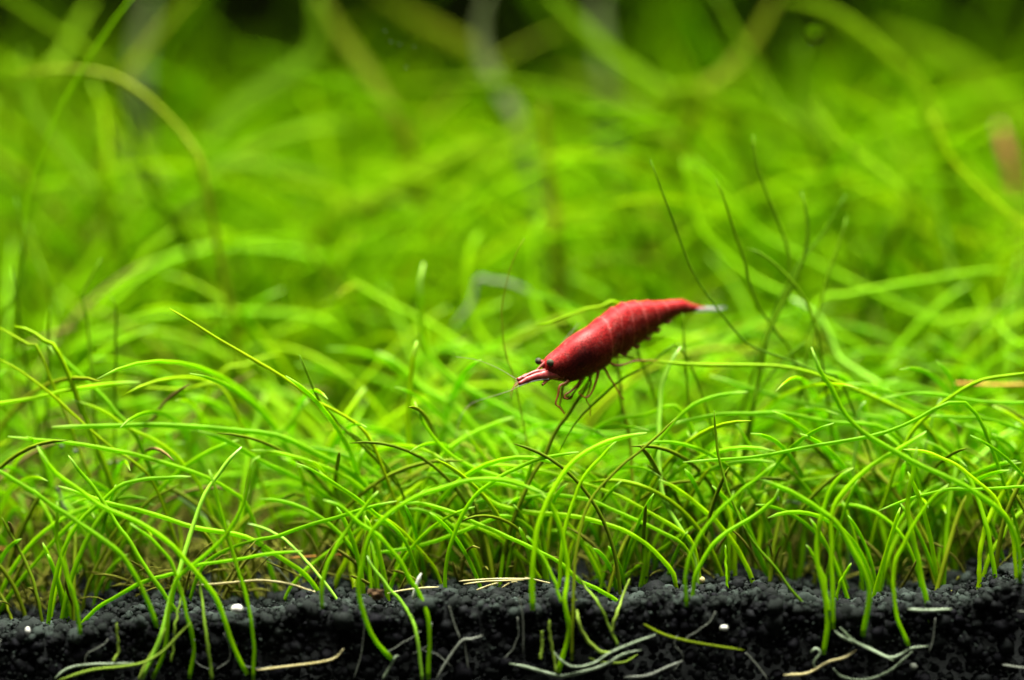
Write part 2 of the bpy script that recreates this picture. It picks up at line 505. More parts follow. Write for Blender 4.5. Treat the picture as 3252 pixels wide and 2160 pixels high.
# ------------------------------------------------------------------ blades measured from the photograph (base first)
# (crop, colour, width in photo px, extra depth of the tip in mm, [points])
FRONT = [
 ('A', 'grass', 15, 1, [(525,1270),(503,1080),(440,890),(395,750),(370,640),(375,500),(378,400)]),
 ('A', 'grass', 15, 3, [(315,1215),(340,1000),(395,780),(450,640),(540,510),(690,375),(800,290),(950,252),(1130,238),(1250,236)]),
 ('A', 'grass', 15, 2, [(-20,1150),(100,960),(230,800),(360,650),(500,520),(640,430),(740,388),(850,362),(980,385)]),
 ('A', 'olive', 12, 2, [(275,1200),(250,1040),(200,870),(130,720),(60,600),(10,500)]),
 ('A', 'grass', 16, -2, [(1030,1220),(960,1030),(870,850),(780,730),(640,620),(480,510),(330,410),(150,290),(0,205),(-90,165)]),
 ('A', 'olive', 13, 2, [(535,1140),(560,1000),(630,830),(720,650),(800,540),(900,460),(1020,370),(1170,285)]),
 ('A', 'grass', 14, 1, [(530,1218),(620,1110),(780,1010),(950,920),(1120,872),(1240,850)]),
 ('A', 'grass', 14, 3, [(1000,1560),(1075,1380),(1100,1180),(1130,970),(1180,880),(1290,790),(1460,650),(1540,520),(1600,380),(1640,180),(1662,115),(1700,100)]),
 ('A', 'grass', 12, 1, [(1120,1150),(1150,930),(1250,832),(1500,785),(1750,745),(1980,725)]),
 ('A', 'pale', 16, 4, [(930,1560),(1050,1300),(1110,1050),(1175,850),(1220,700),(1270,550),(1310,420),(1370,310),(1470,170),(1580,35)]),
 ('A', 'grass', 13, 0, [(1660,1570),(1660,1300),(1640,1150),(1590,950),(1540,770),(1480,590),(1430,400),(1390,250),(1370,195)]),
 ('A', 'grass', 17, -1, [(1620,1530),(1560,1420),(1510,1290),(1430,1060),(1330,910),(1240,810),(1120,680),(950,560),(780,480),(640,410),(500,310),(370,215),(290,120),(240,35)]),
 ('A', 'grass', 14, 2, [(1240,1560),(1268,1350),(1225,1150),(1150,870),(1070,720),(960,620),(850,540)]),
 ('A', 'grass', 14, 3, [(1190,1165),(1050,970),(940,800),(850,660),(770,550),(700,440),(620,310),(540,220),(450,95)]),
 ('A', 'grass', 17, 2, [(2100,1010),(1990,870),(1800,740),(1640,640),(1480,600),(1300,575),(1150,530),(1000,480),(850,440),(680,400),(520,345),(380,290)]),
 ('A', 'pale', 11, 3, [(2220,1060),(2100,900),(1980,760),(1880,660),(1770,590),(1620,540)]),
 ('A', 'grass', 12, 3, [(1855,1065),(1920,940),(2030,820),(2200,690),(2320,600),(2440,520)]),
 ('A', 'grass', 15, 4, [(2110,1100),(2110,960),(2140,820),(2210,680),(2290,560),(2400,420),(2480,330)]),
 ('A', 'grass', 13, -1, [(1240,1060),(1330,820),(1550,682),(1830,620),(2000,560),(2236,495),(2400,440),(2600,395)]),
 ('A', 'stem', 12, 0, [(1390,1565),(1350,1250),(1322,1020),(1305,900)]),
 ('A', 'grass', 9, 3, [(1195,1010),(1190,830),(1186,740),(1188,640),(1170,512)]),
 ('A', 'grass', 10, 2, [(-260,700),(-200,530),(0,560),(100,590),(190,625)]),
 ('A', 'olive', 10, 2, [(85,1190),(40,1070),(0,1000),(-60,900)]),
 ('A', 'olive', 10, 3, [(1420,1020),(1470,720),(1600,520),(1720,440),(1900,400),(2040,320)]),
 ('A', 'stem', 9, 0, [(740,1450),(775,1380),(770,1280),(765,1190)]),
 ('A', 'stem', 11, 0, [(910,1565),(985,1410),(1060,1290),(1110,1200)]),
 ('A', 'stem', 9, 0, [(1120,1450),(1140,1330),(1150,1200),(1190,1000)]),
 # middle
 ('B', 'grass', 16, 4, [(470,1000),(492,800),(482,640),(490,540),(515,380),(560,250),(620,150),(690,70),(810,-20),(980,-100),(1130,-160)]),
 ('B', 'grass', 17, 3, [(-40,960),(0,850),(80,690),(200,530),(350,415),(480,310),(640,180),(770,30)]),
 ('B', 'grass', 17, 1, [(330,1430),(220,1300),(150,1130),(112,980),(130,830),(170,660),(250,540),(400,420),(550,340),(700,295),(880,255),(1010,252),(1150,280),(1330,345)]),
 ('B', 'grass', 16, 2, [(1420,1520),(1490,1250),(1465,1050),(1485,860),(1455,640),(1410,500),(1370,410),(1300,335)]),
 ('B', 'grass', 15, 3, [(1820,1060),(1660,960),(1560,920),(1460,820),(1330,740),(1180,670),(1000,590),(840,520),(740,470),(520,410),(380,405)]),
 ('B', 'grass', 14, 1, [(682,990),(680,870),(710,700),(760,560),(810,450),(900,340),(1000,265),(1120,190),(1300,120),(1450,90),(1560,75)]),
 ('B', 'grass', 14, -1, [(1340,930),(1290,650),(1180,530),(1050,490),(950,530),(800,590),(600,660),(400,710),(150,735)]),
 ('B', 'olive', 9, 3, [(700,900),(870,700),(950,590),(1050,460),(1200,330),(1330,230)]),
 ('B', 'grass', 18, 3, [(1255,1110),(1250,850),(1265,680),(1300,520),(1360,380),(1420,270),(1520,130),(1650,50),(1800,-10),(2000,-50)]),
 ('B', 'grass', 14, 4, [(1420,1000),(1440,750),(1470,560),(1530,370),(1590,230),(1700,110),(1810,-10)]),
 ('B', 'olive', 11, 4, [(1510,1440),(1515,1150),(1530,800),(1560,620),(1600,450),(1700,300),(1850,150),(2000,30),(2200,-150)]),
 ('B', 'grass', 14, 2, [(1310,935),(1280,870),(1180,760),(1050,650),(900,570),(770,550),(640,555),(540,592)]),
 ('B', 'grass', 11, 1, [(1440,1060),(1390,900),(1330,780),(1260,680),(1215,620)]),
 ('B', 'grass', 11, 2, [(1690,960),(1690,850),(1650,730),(1560,650),(1450,595),(1300,580),(1190,602)]),
 ('B', 'grass', 14, 3, [(2360,960),(2310,680),(2190,570),(2050,490),(1900,400),(1700,315),(1500,250),(1300,195),(1100,165),(890,160)]),
 ('B', 'grass', 13, 2, [(2330,950),(2290,760),(2200,650),(2000,550),(1800,460),(1600,380),(1400,355),(1200,370),(1050,410)]),
 ('B', 'grass', 16, 2, [(2195,960),(2170,860),(2050,720),(1950,640),(1800,565),(1600,510),(1400,480),(1200,465),(1050,430),(950,380),(800,240),(700,120)]),
 ('B', 'grass', 12, 3, [(1740,980),(1880,870),(2050,740),(2236,610),(2480,455),(2650,385),(2800,315),(2940,272),(3090,250),(3246,230)]),
 ('B', 'grass', 12, 4, [(1640,920),(1750,830),(1900,700),(2050,560),(2236,440),(2400,350),(2500,310)]),
 ('B', 'grass', 16, 4, [(1962,960),(1985,800),(1990,640),(2010,500),(2050,330),(2130,200),(2236,60),(2330,-60)]),
 ('B', 'grass', 14, 4, [(1990,930),(2020,750),(2100,570),(2180,380),(2236,200),(2300,30)]),
 ('B', 'olive', 13, 5, [(1885,950),(1905,640),(1915,400),(1890,0),(1850,-180),(1825,-370),(1818,-570)]),
 ('B', 'pale', 16, 5, [(2335,950),(2320,760),(2236,600),(2130,420),(2090,250),(2078,0),(2085,-190),(2100,-360),(2150,-500),(2225,-615)]),
 ('B', 'pale', 12, 0, [(530,1565),(490,1250),(420,1090),(300,950),(200,820),(165,755)]),
 ('B', 'grass', 15, 1, [(570,1565),(572,1200),(520,1020),(430,870),(350,740),(230,612),(120,540),(0,430),(-120,380)]),
 ('B', 'stem', 11, 0, [(1410,1520),(1390,1400),(1368,1280),(1362,1170)]),
 ('B', 'stem', 11, 0, [(1305,1430),(1316,1340),(1312,1240)]),
 ('B', 'stem', 12, 0, [(1770,1390),(1700,1380),(1600,1290),(1550,1160),(1530,1000)]),
 ('B', 'stem', 9, 1, [(1812,1340),(1750,1200),(1680,1060),(1600,960),(1540,880)]),
 ('B', 'stem', 9, 1, [(1770,1260),(1800,1140),(1840,1030),(1890,900)]),
 ('B', 'grass', 12, 2, [(370,980),(400,880),(440,780),(480,730)]),
 ('B', 'grass', 13, 1, [(660,960),(620,850),(560,770),(500,700),(420,610),(300,520),(200,470),(60,350),(-40,290),(-170,180)]),
 ('B', 'yellow', 20, 3, [(90,980),(70,850),(60,780),(40,700)]),
 ('B', 'grass', 12, 3, [(930,920),(870,780),(800,640),(740,500),(700,420),(640,330)]),
 # right
 ('C', 'grass', 13, 2, [(25,1085),(20,900),(50,750),(130,600),(240,460),(380,330),(500,240),(605,150)]),
 ('C', 'grass', 15, 1, [(60,1050),(90,870),(170,720),(260,620),(390,540),(500,470),(590,390),(630,325),(632,300)]),
 ('C', 'grass', 17, 2, [(455,912),(400,780),(320,650),(220,530),(100,420),(0,340),(-150,250)]),
 ('C', 'grass', 15, 3, [(345,905),(338,700),(325,540),(280,400),(220,270),(150,140),(70,20),(30,-60)]),
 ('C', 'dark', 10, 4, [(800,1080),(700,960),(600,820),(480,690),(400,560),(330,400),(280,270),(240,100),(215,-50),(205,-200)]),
 ('C', 'grass', 9, 0, [(290,965),(288,880),(282,790),(279,678)]),
 ('C', 'grass', 20, 3, [(765,905),(790,700),(800,500),(797,350),(778,200),(765,100)]),
 ('C', 'olive', 14, 3, [(742,900),(705,740),(640,620),(560,480),(500,400)]),
 ('C', 'grass', 17, 3, [(920,1400),(952,1200),(930,1000),(890,850),(872,680),(892,560),(930,430),(980,310),(1040,230),(1115,175)]),
 ('C', 'grass', 16, 2, [(985,1230),(985,1080),(980,900),(975,700),(972,560),(1000,410),(1100,290),(1200,190),(1300,120),(1450,30),(1600,-60)]),
 ('C', 'grass', 13, 1, [(960,1120),(930,920),(880,800),(840,730),(810,685)]),
 ('C', 'grass', 11, 1, [(1000,1060),(1030,930),(1070,860),(1105,800)]),
 ('C', 'grass', 19, 2, [(1180,1280),(1212,1100),(1222,980),(1198,880),(1120,720),(1040,580),(960,500),(860,430),(750,360),(640,300),(500,250)]),
 ('C', 'grass', 19, 4, [(1360,965),(1350,780),(1300,540),(1260,440),(1200,330),(1140,240),(1080,170),(950,50)]),
 ('C', 'grass', 14, 1, [(1480,1340),(1405,1150),(1378,950),(1390,800),(1440,690),(1520,540),(1620,400),(1740,285)]),
 ('C', 'grass', 18, 3, [(1602,1090),(1570,930),(1530,720),(1490,560),(1475,440),(1490,300),(1520,170),(1530,40)]),
 ('C', 'pale', 14, 4, [(1560,930),(1580,780),(1640,640),(1700,480),(1760,360),(1830,240),(1900,150),(1990,70),(2070,-10),(2236,-130)]),
 ('C', 'grass', 15, 4, [(1680,945),(1680,780),(1700,600),(1720,460),(1750,340)]),
 ('C', 'grass', 13, 0, [(1540,905),(1440,700),(1320,570),(1190,445),(1050,345),(900,285),(700,260),(470,255),(270,305),(100,390),(-100,500)]),
 ('C', 'grass', 18, 3, [(2210,930),(2200,700),(2140,530),(2040,420),(1890,320),(1750,250),(1600,180),(1450,105),(1310,30),(1180,-60),(1060,-180),(985,-330),(900,-460),(843,-612)]),
 ('C', 'grass', 17, 3, [(1940,945),(1950,720),(2000,520),(2060,400),(2190,200)]),
 ('C', 'grass', 15, 3, [(1970,895),(2020,740),(2090,630),(2140,540),(2240,450),(2340,370)]),
 ('C', 'grass', 11, 2, [(2420,900),(2450,560),(2400,330),(2236,300),(1900,318),(1730,320),(1500,372),(1280,462)]),
 ('C', 'grass', 13, 4, [(2185,910),(2150,560),(2080,440),(2050,380),(1960,290),(1860,210),(1760,140),(1600,75),(1450,55)]),
 ('C', 'grass', 16, 4, [(2050,915),(2000,600),(1940,400),(1870,230),(1800,150),(1700,60),(1580,-5)]),
 ('C', 'yellow', 9, 2, [(600,700),(510,575),(490,480),(460,400),(400,310)]),
 ('C', 'olive', 8, 3, [(760,700),(800,420),(900,320),(1050,200),(1200,90)]),
]

# blades whose foot is hidden in the carpet: (crop, colour, width px, depth foot mm, depth tip mm, [points foot-end first])
MID = [
 ('ML', 'grass', 19, 14, 12, [(2560,1000),(2361,830),(2150,730),(2000,650),(1850,602),(1600,575),(1300,552),(1000,545),(700,550),(360,556)]),
 ('ML', 'grass', 15, 12, 11, [(1700,1090),(1600,1000),(1450,910),(1280,850),(1000,765),(800,720),(500,670),(250,645),(50,620)]),
 ('ML', 'grass', 16, 13, 15, [(-150,460),(-20,402),(200,365),(500,300),(750,262),(970,248)]),
 ('ML', 'yellow', 10, 12, 14, [(1050,930),(930,800),(800,720),(600,560),(400,370),(200,210),(0,90)]),
 ('ML', 'grass', 15, 14, 18, [(950,640),(800,450),(700,330),(500,150),(340,0)]),
 ('ML', 'grass', 13, 14, 14, [(1380,960),(1300,860),(1200,740),(1050,640),(860,550),(700,440),(500,370)]),
 ('ML', 'yellow', 11, 12, 11, [(2561,640),(2361,470),(2200,390),(2000,240),(1750,90),(1600,0),(1170,-260)]),
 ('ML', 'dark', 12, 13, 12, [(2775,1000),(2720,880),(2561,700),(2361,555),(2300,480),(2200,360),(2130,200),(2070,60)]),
 ('ML', 'grass', 15, 13, 12, [(2700,1180),(2520,1000),(2361,890),(2200,820),(1950,742),(1740,722)]),
 ('ML', 'grass', 16, 15, 13, [(2700,1330),(2540,1230),(2361,1105),(2200,990),(2000,880),(1800,790),(1600,670),(1370,580)]),
 ('ML', 'grass', 12, 8, 7, [(2790,1330),(2640,1190),(2500,1080),(2361,980),(2200,880),(2060,810)]),
 ('ML', 'yellow', 14, 22, 24, [(1500,220),(1690,135),(1800,85),(1950,50)]),
 ('ML', 'grass', 16, 18, 20, [(1780,830),(1870,620),(1960,590),(2060,460),(2130,370)]),
 ('ML', 'yellow', 12, 18, 20, [(1560,310),(1300,300),(1100,290),(960,275)]),
 ('MC', 'olive', 14, 10, 14, [(1180,1450),(1300,1160),(1340,1090),(1390,1010),(1440,900),(1490,790),(1570,690),(1640,580),(1720,480)]),
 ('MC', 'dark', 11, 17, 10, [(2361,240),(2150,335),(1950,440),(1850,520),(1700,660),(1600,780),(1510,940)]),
 ('MC', 'grass', 20, 17, 17, [(505,1450),(490,1300),(478,1100),(466,850),(470,600),(490,350),(520,180)]),
 ('MC', 'grass', 22, 26, 30, [(1700,870),(1500,700),(1300,570),(1150,440),(1000,340),(900,260),(700,120),(500,0),(280,-110),(60,-245)]),
 ('MC', 'grass', 20, 19, 24, [(2250,800),(2000,832),(1750,822),(1500,792),(1300,730),(1150,660),(1000,580),(820,480),(680,360),(580,230),(555,100),(545,-220),(570,-360)]),
 ('MC', 'grass', 30, 30, 34, [(1220,375),(1150,310),(1050,240),(950,130),(900,10),(870,-110),(868,-300),(890,-440),(960,-570)]),
 ('MC', 'grass', 30, 32, 36, [(1560,240),(1470,160),(1370,10),(1320,-155),(1308,-355),(1330,-555),(1390,-690)]),
 ('MC', 'olive', 5, 15, 16, [(1195,440),(1172,370),(1130,230),(1110,50),(1105,-30),(1130,-150),(1175,-340),(1270,-530)]),
 ('MC', 'yellow', 12, 19, 17, [(1930,-55),(1850,-60),(1700,-45),(1600,-5),(1450,55),(1345,77)]),
 ('MC', 'grass', 20, 16, 17, [(1300,1430),(1130,1340),(1050,1300),(950,1220),(850,1120),(760,1000)]),
 ('MC', 'grass', 14, 11, 13, [(1510,1500),(1480,1380),(1420,1260),(1300,1190),(1130,1130),(950,1070),(770,980),(640,850),(560,730),(510,600)]),
 ('MC', 'grass', 17, 22, 22, [(560,1100),(720,800),(860,710),(1000,620)]),
 ('MC', 'grass', 24, 20, 24, [(1100,1050),(1000,870),(860,700),(700,580),(560,510),(380,330),(250,260)]),
 ('MC', 'grass', 14, 16, 15, [(1010,1010),(955,950),(900,870),(860,800)]),
 ('MC', 'grass', 14, 15, 17, [(2361,660),(2100,690),(1900,720),(1750,790),(1650,880)]),
 ('MC', 'grass', 15, 17, 17, [(2361,1130),(2120,1160),(2070,1080),(2030,1030)]),
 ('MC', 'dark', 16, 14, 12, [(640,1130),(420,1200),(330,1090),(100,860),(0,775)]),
 ('MC', 'grass', 18, 15, 15, [(120,1560),(90,1250),(110,1100),(150,930)]),
 ('MC', 'grass', 20, 20, 22, [(-80,900),(40,690),(110,590),(160,510)]),
 ('MR', 'grass', 13, 10, 8, [(2100,600),(1950,380),(1770,420),(1650,490),(1450,580),(1200,640),(900,690),(600,750),(300,780),(0,800)]),
 ('MR', 'grass', 15, 15, 13, [(1600,800),(1450,600),(1300,542),(1000,520),(800,482),(640,455),(500,465),(250,470),(0,520),(-120,560)]),
 ('MR', 'yellow', 14, 16, 15, [(1750,640),(1600,490),(1400,390),(1250,320),(1050,240),(900,185),(750,150),(600,135),(300,130),(0,122),(-230,105)]),
 ('MR', 'grass', 13, 17, 17, [(1850,520),(1650,420),(1450,330),(1300,272),(1130,258)]),
 ('MR', 'grass', 12, 14, 15, [(2500,420),(2361,396),(2000,375),(1800,335),(1600,325),(1360,360)]),
 ('MR', 'grass', 13, 15, 14, [(2400,640),(2300,560),(2100,502),(1900,490),(1700,485)]),
 ('MR', 'grass', 14, 12, 14, [(-180,700),(-100,570),(0,470),(100,390),(250,340),(450,315)]),
 ('MR', 'grass', 17, 19, 20, [(1480,560),(1300,490),(1100,450),(850,400),(600,330),(400,270),(190,205)]),
 ('MR', 'yellow', 13, 13, 12, [(1540,680),(1650,520),(1900,320),(2030,250),(2150,215),(2361,192),(2480,185)]),
 ('MR', 'grass', 13, 13, 14, [(720,1250),(680,1050),(620,900),(550,800),(450,660),(372,530)]),
 ('MR', 'grass', 13, 14, 14, [(1640,1000),(1590,850),(1540,770),(1480,680),(1390,600)]),
 ('MR', 'grass', 18, 18, 20, [(1050,780),(900,620),(760,530),(600,480),(450,480)]),
 ('MR', 'grass', 16, 18, 17, [(1700,560),(1500,440),(1350,350),(1200,300)]),
 ('MR', 'pale', 10, 16, 15, [(1210,520),(1220,450),(1235,410),(1262,385)]),
 ('MR', 'pale', 10, 16, 15, [(1720,540),(1755,440),(1770,400),(1790,360)]),
 ('MR', 'grass', 15, 15, 16, [(2480,650),(2361,540),(2260,470),(2150,410)]),
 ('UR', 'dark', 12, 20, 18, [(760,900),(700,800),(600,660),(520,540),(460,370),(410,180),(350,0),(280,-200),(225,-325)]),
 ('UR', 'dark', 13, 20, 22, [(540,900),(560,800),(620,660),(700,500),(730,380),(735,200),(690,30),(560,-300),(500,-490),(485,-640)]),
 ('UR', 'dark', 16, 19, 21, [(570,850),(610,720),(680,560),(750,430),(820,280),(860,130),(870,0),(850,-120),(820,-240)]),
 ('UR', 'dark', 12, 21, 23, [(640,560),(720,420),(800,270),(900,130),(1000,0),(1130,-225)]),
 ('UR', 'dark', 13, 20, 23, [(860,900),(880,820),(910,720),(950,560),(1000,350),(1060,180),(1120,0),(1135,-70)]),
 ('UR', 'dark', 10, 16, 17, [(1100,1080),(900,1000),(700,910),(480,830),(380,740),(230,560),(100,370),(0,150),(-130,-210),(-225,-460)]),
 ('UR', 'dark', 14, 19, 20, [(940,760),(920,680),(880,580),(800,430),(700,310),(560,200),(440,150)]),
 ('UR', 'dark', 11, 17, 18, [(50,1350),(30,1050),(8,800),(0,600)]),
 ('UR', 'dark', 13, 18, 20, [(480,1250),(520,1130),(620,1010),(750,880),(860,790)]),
 ('UR', 'grass', 28, 30, 34, [(1300,910),(1100,760),(950,650),(850,580),(760,510),(680,450),(560,400),(450,330),(330,230),(200,110),(110,0),(40,-220),(10,-470)]),
 ('UR', 'grass', 23, 32, 36, [(1850,740),(1650,620),(1400,500),(1200,400),(1000,300),(800,200),(650,110),(480,0),(300,-240),(150,-390),(30,-480)]),
 ('UR', 'grass', 34, 38, 42, [(2080,940),(2020,860),(1900,640),(1800,530),(1650,410),(1500,300),(1300,200),(1180,100)]),
 ('UR', 'grass', 18, 28, 31, [(900,560),(1100,480),(1300,440),(1500,400),(1700,360),(2000,320),(2280,300)]),
 ('UR', 'grass', 22, 32, 34, [(1750,720),(1900,640),(2050,610),(2200,620),(2361,640)]),
 ('UR', 'grass', 20, 26, 30, [(2480,880),(2361,830),(2220,730),(2170,630)]),
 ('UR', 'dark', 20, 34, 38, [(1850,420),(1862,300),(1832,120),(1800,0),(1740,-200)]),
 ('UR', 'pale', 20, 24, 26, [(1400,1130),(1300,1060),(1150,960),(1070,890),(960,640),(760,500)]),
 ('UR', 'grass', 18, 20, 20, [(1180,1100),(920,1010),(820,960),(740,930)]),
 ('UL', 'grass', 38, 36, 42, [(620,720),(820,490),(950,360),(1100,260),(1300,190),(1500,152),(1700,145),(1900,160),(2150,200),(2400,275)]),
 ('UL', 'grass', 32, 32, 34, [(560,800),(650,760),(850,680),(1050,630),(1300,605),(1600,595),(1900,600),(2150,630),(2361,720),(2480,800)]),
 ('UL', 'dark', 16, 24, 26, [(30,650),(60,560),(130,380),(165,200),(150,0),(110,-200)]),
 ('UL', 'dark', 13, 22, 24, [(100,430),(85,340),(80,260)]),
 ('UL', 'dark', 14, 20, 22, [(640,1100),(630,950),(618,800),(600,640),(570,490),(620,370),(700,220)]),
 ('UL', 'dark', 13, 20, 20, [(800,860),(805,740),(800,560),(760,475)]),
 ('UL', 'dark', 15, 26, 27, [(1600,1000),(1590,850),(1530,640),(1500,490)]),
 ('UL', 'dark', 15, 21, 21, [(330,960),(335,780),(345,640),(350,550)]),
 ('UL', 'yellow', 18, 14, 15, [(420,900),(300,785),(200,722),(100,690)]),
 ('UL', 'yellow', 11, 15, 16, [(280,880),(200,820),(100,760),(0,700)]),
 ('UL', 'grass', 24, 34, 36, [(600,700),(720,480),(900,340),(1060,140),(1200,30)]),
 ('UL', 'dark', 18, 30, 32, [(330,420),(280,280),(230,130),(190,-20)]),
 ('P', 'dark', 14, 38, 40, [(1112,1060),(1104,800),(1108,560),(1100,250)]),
 ('T1', 'far', 11, 25, 28, [(150,1640),(170,1500),(200,1300),(260,1120),(360,880),(480,640),(620,400),(760,180),(900,0),(980,-100)]),
 ('T1', 'olive', 22, 31, 36, [(1400,1200),(1360,1070),(1300,980),(1200,850),(1000,660),(800,540),(600,490),(450,480),(250,500),(90,530)]),
 ('T3', 'yellow', 12, 30, 34, [(2561,1730),(2361,1560),(2100,1350),(1870,1120),(1760,880),(1700,760)]),
]

# broad soft leaves far behind: (crop, colour, width px, depth foot mm, depth tip mm, [points], label)
BROAD = [
 ('T1', 'broad', 62, 72, 80, [(760,520),(650,400),(520,300),(300,170),(60,0),(-60,-80)], 'blurred green leaf slanting up into the dark top left corner'),
 ('T1', 'broad', 58, 66, 74, [(700,1420),(560,1200),(400,1000),(250,800),(180,600),(160,340)], 'blurred green leaf standing below the dark top left corner'),
 ('T1', 'broad_olive', 55, 84, 92, [(850,600),(950,420),(1050,280),(1200,100),(1330,-50)], 'olive blurred leaf right of the grey patch at the top left'),
 ('T1', 'broad_grey', 150, 108, 112, [(950,700),(960,450),(1000,200),(1040,-60)], 'greyish pale blurred leaf at the top edge on the left'),
 ('T1', 'broad', 150, 86, 96, [(1350,1260),(1480,1020),(1560,850),(1750,680),(2000,520),(2200,330),(2180,-40)], 'widest bright blurred leaf bending up to the top left of centre'),
 ('T1', 'broad', 90, 80, 88, [(1560,1160),(1800,1010),(2100,900),(2361,860),(2600,900)], 'blurred green leaf lying level under the widest bright leaf'),
 ('T1', 'broad', 46, 58, 62, [(1250,1600),(1080,1380),(1000,1200),(960,1050),(880,900),(850,840)], 'pale green blurred leaf left of the widest bright leaf'),
 ('T1', 'broad', 95, 70, 76, [(1150,1640),(1400,1380),(1500,1150),(1700,1130),(2000,1170),(2361,1260)], 'blurred green leaf arching below the level leaf, left of centre'),
 ('T1', 'yellow', 40, 66, 70, [(740,1300),(740,1000),(720,780),(640,560)], 'yellowish blurred leaf upright in the upper left'),
 ('T1', 'broad', 70, 72, 80, [(-80,760),(60,900),(200,1000),(330,1100)], 'dim blurred leaf at the left edge, upper part'),
 ('T1', 'broad', 52, 76, 84, [(420,560),(250,500),(100,450),(-60,410)], 'dim blurred leaf running out of the left edge under the dark corner'),
 ('T1', 'broad', 80, 84, 92, [(330,560),(420,400),(520,200),(640,0)], 'dim green blurred leaf beside the dark top left corner'),
 ('T2', 'broad_olive', 110, 84, 92, [(420,900),(300,700),(200,520),(100,380),(-40,180),(-160,-60)], 'yellow green blurred leaf dropping from the top centre left'),
 ('T2', 'broad_olive', 120, 102, 110, [(1050,520),(900,350),(700,240),(500,130),(260,-40)], 'dull olive blurred leaf slanting down from the top centre'),
 ('T2', 'broad_grey', 110, 88, 94, [(1220,860),(1150,700),(1060,560),(980,360),(960,180),(1010,-50)], 'pale grey green blurred leaf at the top edge near the centre'),
 ('T2', 'broad', 95, 76, 84, [(2250,1040),(2050,930),(1850,800),(1700,715),(1500,650),(1250,610),(1000,590),(700,585),(300,620)], 'long blurred leaf arching level across the upper centre'),
 ('T2', 'broad', 120, 84, 92, [(2700,820),(2361,690),(2100,560),(1900,420),(1700,230),(1450,-40)], 'bright blurred leaf slanting down to the right from the top centre'),
 ('T2', 'broad', 130, 76, 84, [(-100,1560),(200,1400),(450,1260),(700,1130),(950,1030),(1150,970),(1320,800)], 'wide blurred leaf rising to the right across the centre'),
 ('T2', 'broad_olive', 80, 66, 70, [(1490,1640),(1480,1500),(1450,1300),(1420,1000),(1400,700)], 'upright blurred olive green leaf above the shrimp'),
 ('T2', 'broad_grey', 120, 110, 116, [(1830,560),(1800,300),(1780,100),(1790,-60)], 'greyish blurred leaf at the top edge right of centre'),
 ('T2', 'broad', 70, 72, 78, [(2000,1500),(1900,1350),(1820,1150),(1700,960),(1500,930)], 'blurred green leaf bent over above the shrimp tail'),
 ('T3', 'broad', 60, 70, 76, [(900,960),(750,830),(640,700),(560,570),(450,380),(330,150),(220,-60)], 'blurred green leaf edge slanting down from the top right of centre'),
 ('T3', 'broad_olive', 90, 84, 92, [(120,680),(230,560),(350,450),(500,260),(650,-20)], 'olive blurred leaf leaning to the right at the top right'),
 ('T3', 'broad', 105, 74, 84, [(1790,940),(1720,790),(1560,530),(1350,340),(1150,170),(950,60),(700,-10)], 'long dark green blurred leaf arching down the upper right'),
 ('T3', 'broad', 190, 108, 116, [(2400,980),(2250,800),(2080,600),(1850,440),(1600,320),(1350,200)], 'very soft wide green leaf furthest up on the right'),
 ('T3', 'broad', 85, 58, 62, [(1460,1640),(1530,1540),(1560,1440),(1500,1300),(1420,1220),(1250,1090),(1050,920),(930,750)], 'bright blurred leaf with a rounded bend on the right'),
 ('T3', 'broad', 60, 66, 70, [(1620,1500),(1570,1300),(1520,1100),(1450,920),(1370,780)], 'narrow blurred leaf behind the leaf with the rounded bend'),
 ('T3', 'broad', 90, 80, 84, [(1050,1080),(950,900),(860,760),(830,600),(820,300)], 'dim blurred leaf in the dark gap at the upper right'),
 ('T3', 'broad', 120, 80, 86, [(-100,700),(200,720),(450,790),(750,960),(950,1180)], 'wide bright blurred leaf sloping right above the dark blades'),
 ('T3', 'broad', 110, 90, 98, [(2200,1560),(2150,1300),(2250,1100),(2350,900),(2500,700)], 'dim blurred leaf at the right edge behind the pinkish leaf'),
 ('T3', 'pink', 110, 86, 87, [(2270,1150),(2240,1050),(2215,960),(2185,860)], 'small pinkish leaf blurred near the right edge'),
 ('UL', 'far', 100, 40, 44, [(260,760),(380,600),(500,430),(640,240),(800,20)], 'soft wide grass leaf rising at the left edge of the carpet'),
]

LANDMARKS = [((1730, 1150), "the shrimp's head"), ((2150, 990), "the shrimp's tail"), ((1900, 1150), 'the shrimp'),
             ((1200, 1880), 'the brown crumb'), ((750, 1935), 'the white shell chip'), ((2950, 1935), 'the white flat root piece')]

ORD = ['first', 'second', 'third', 'fourth', 'fifth', 'sixth', 'seventh', 'eighth', 'ninth', 'tenth', 'eleventh', 'twelfth',
       'thirteenth', 'fourteenth', 'fifteenth', 'sixteenth', 'seventeenth', 'eighteenth', 'nineteenth', 'twentieth']
NUM = ['no', 'one', 'two', 'three', 'four', 'five', 'six', 'seven', 'eight', 'nine', 'ten', 'eleven', 'twelve']

def smooth(t):
    return t * t * (3 - 2 * t)

def blade_radii(n, r, point=0.16, end=0.22, basek=1.0):
    out = []
    for i in range(n + 1):
        t = i / n
        k = 1.0
        if t > 1 - point:
            u = (t - (1 - point)) / point
            k = end + (1 - end) * math.sqrt(max(0, 1 - u * u))
        k *= basek + (1 - basek) * min(1, t / .25)
        k *= 1.0 - 0.18 * max(0, t - .5)
        out.append(r * k)
    return out

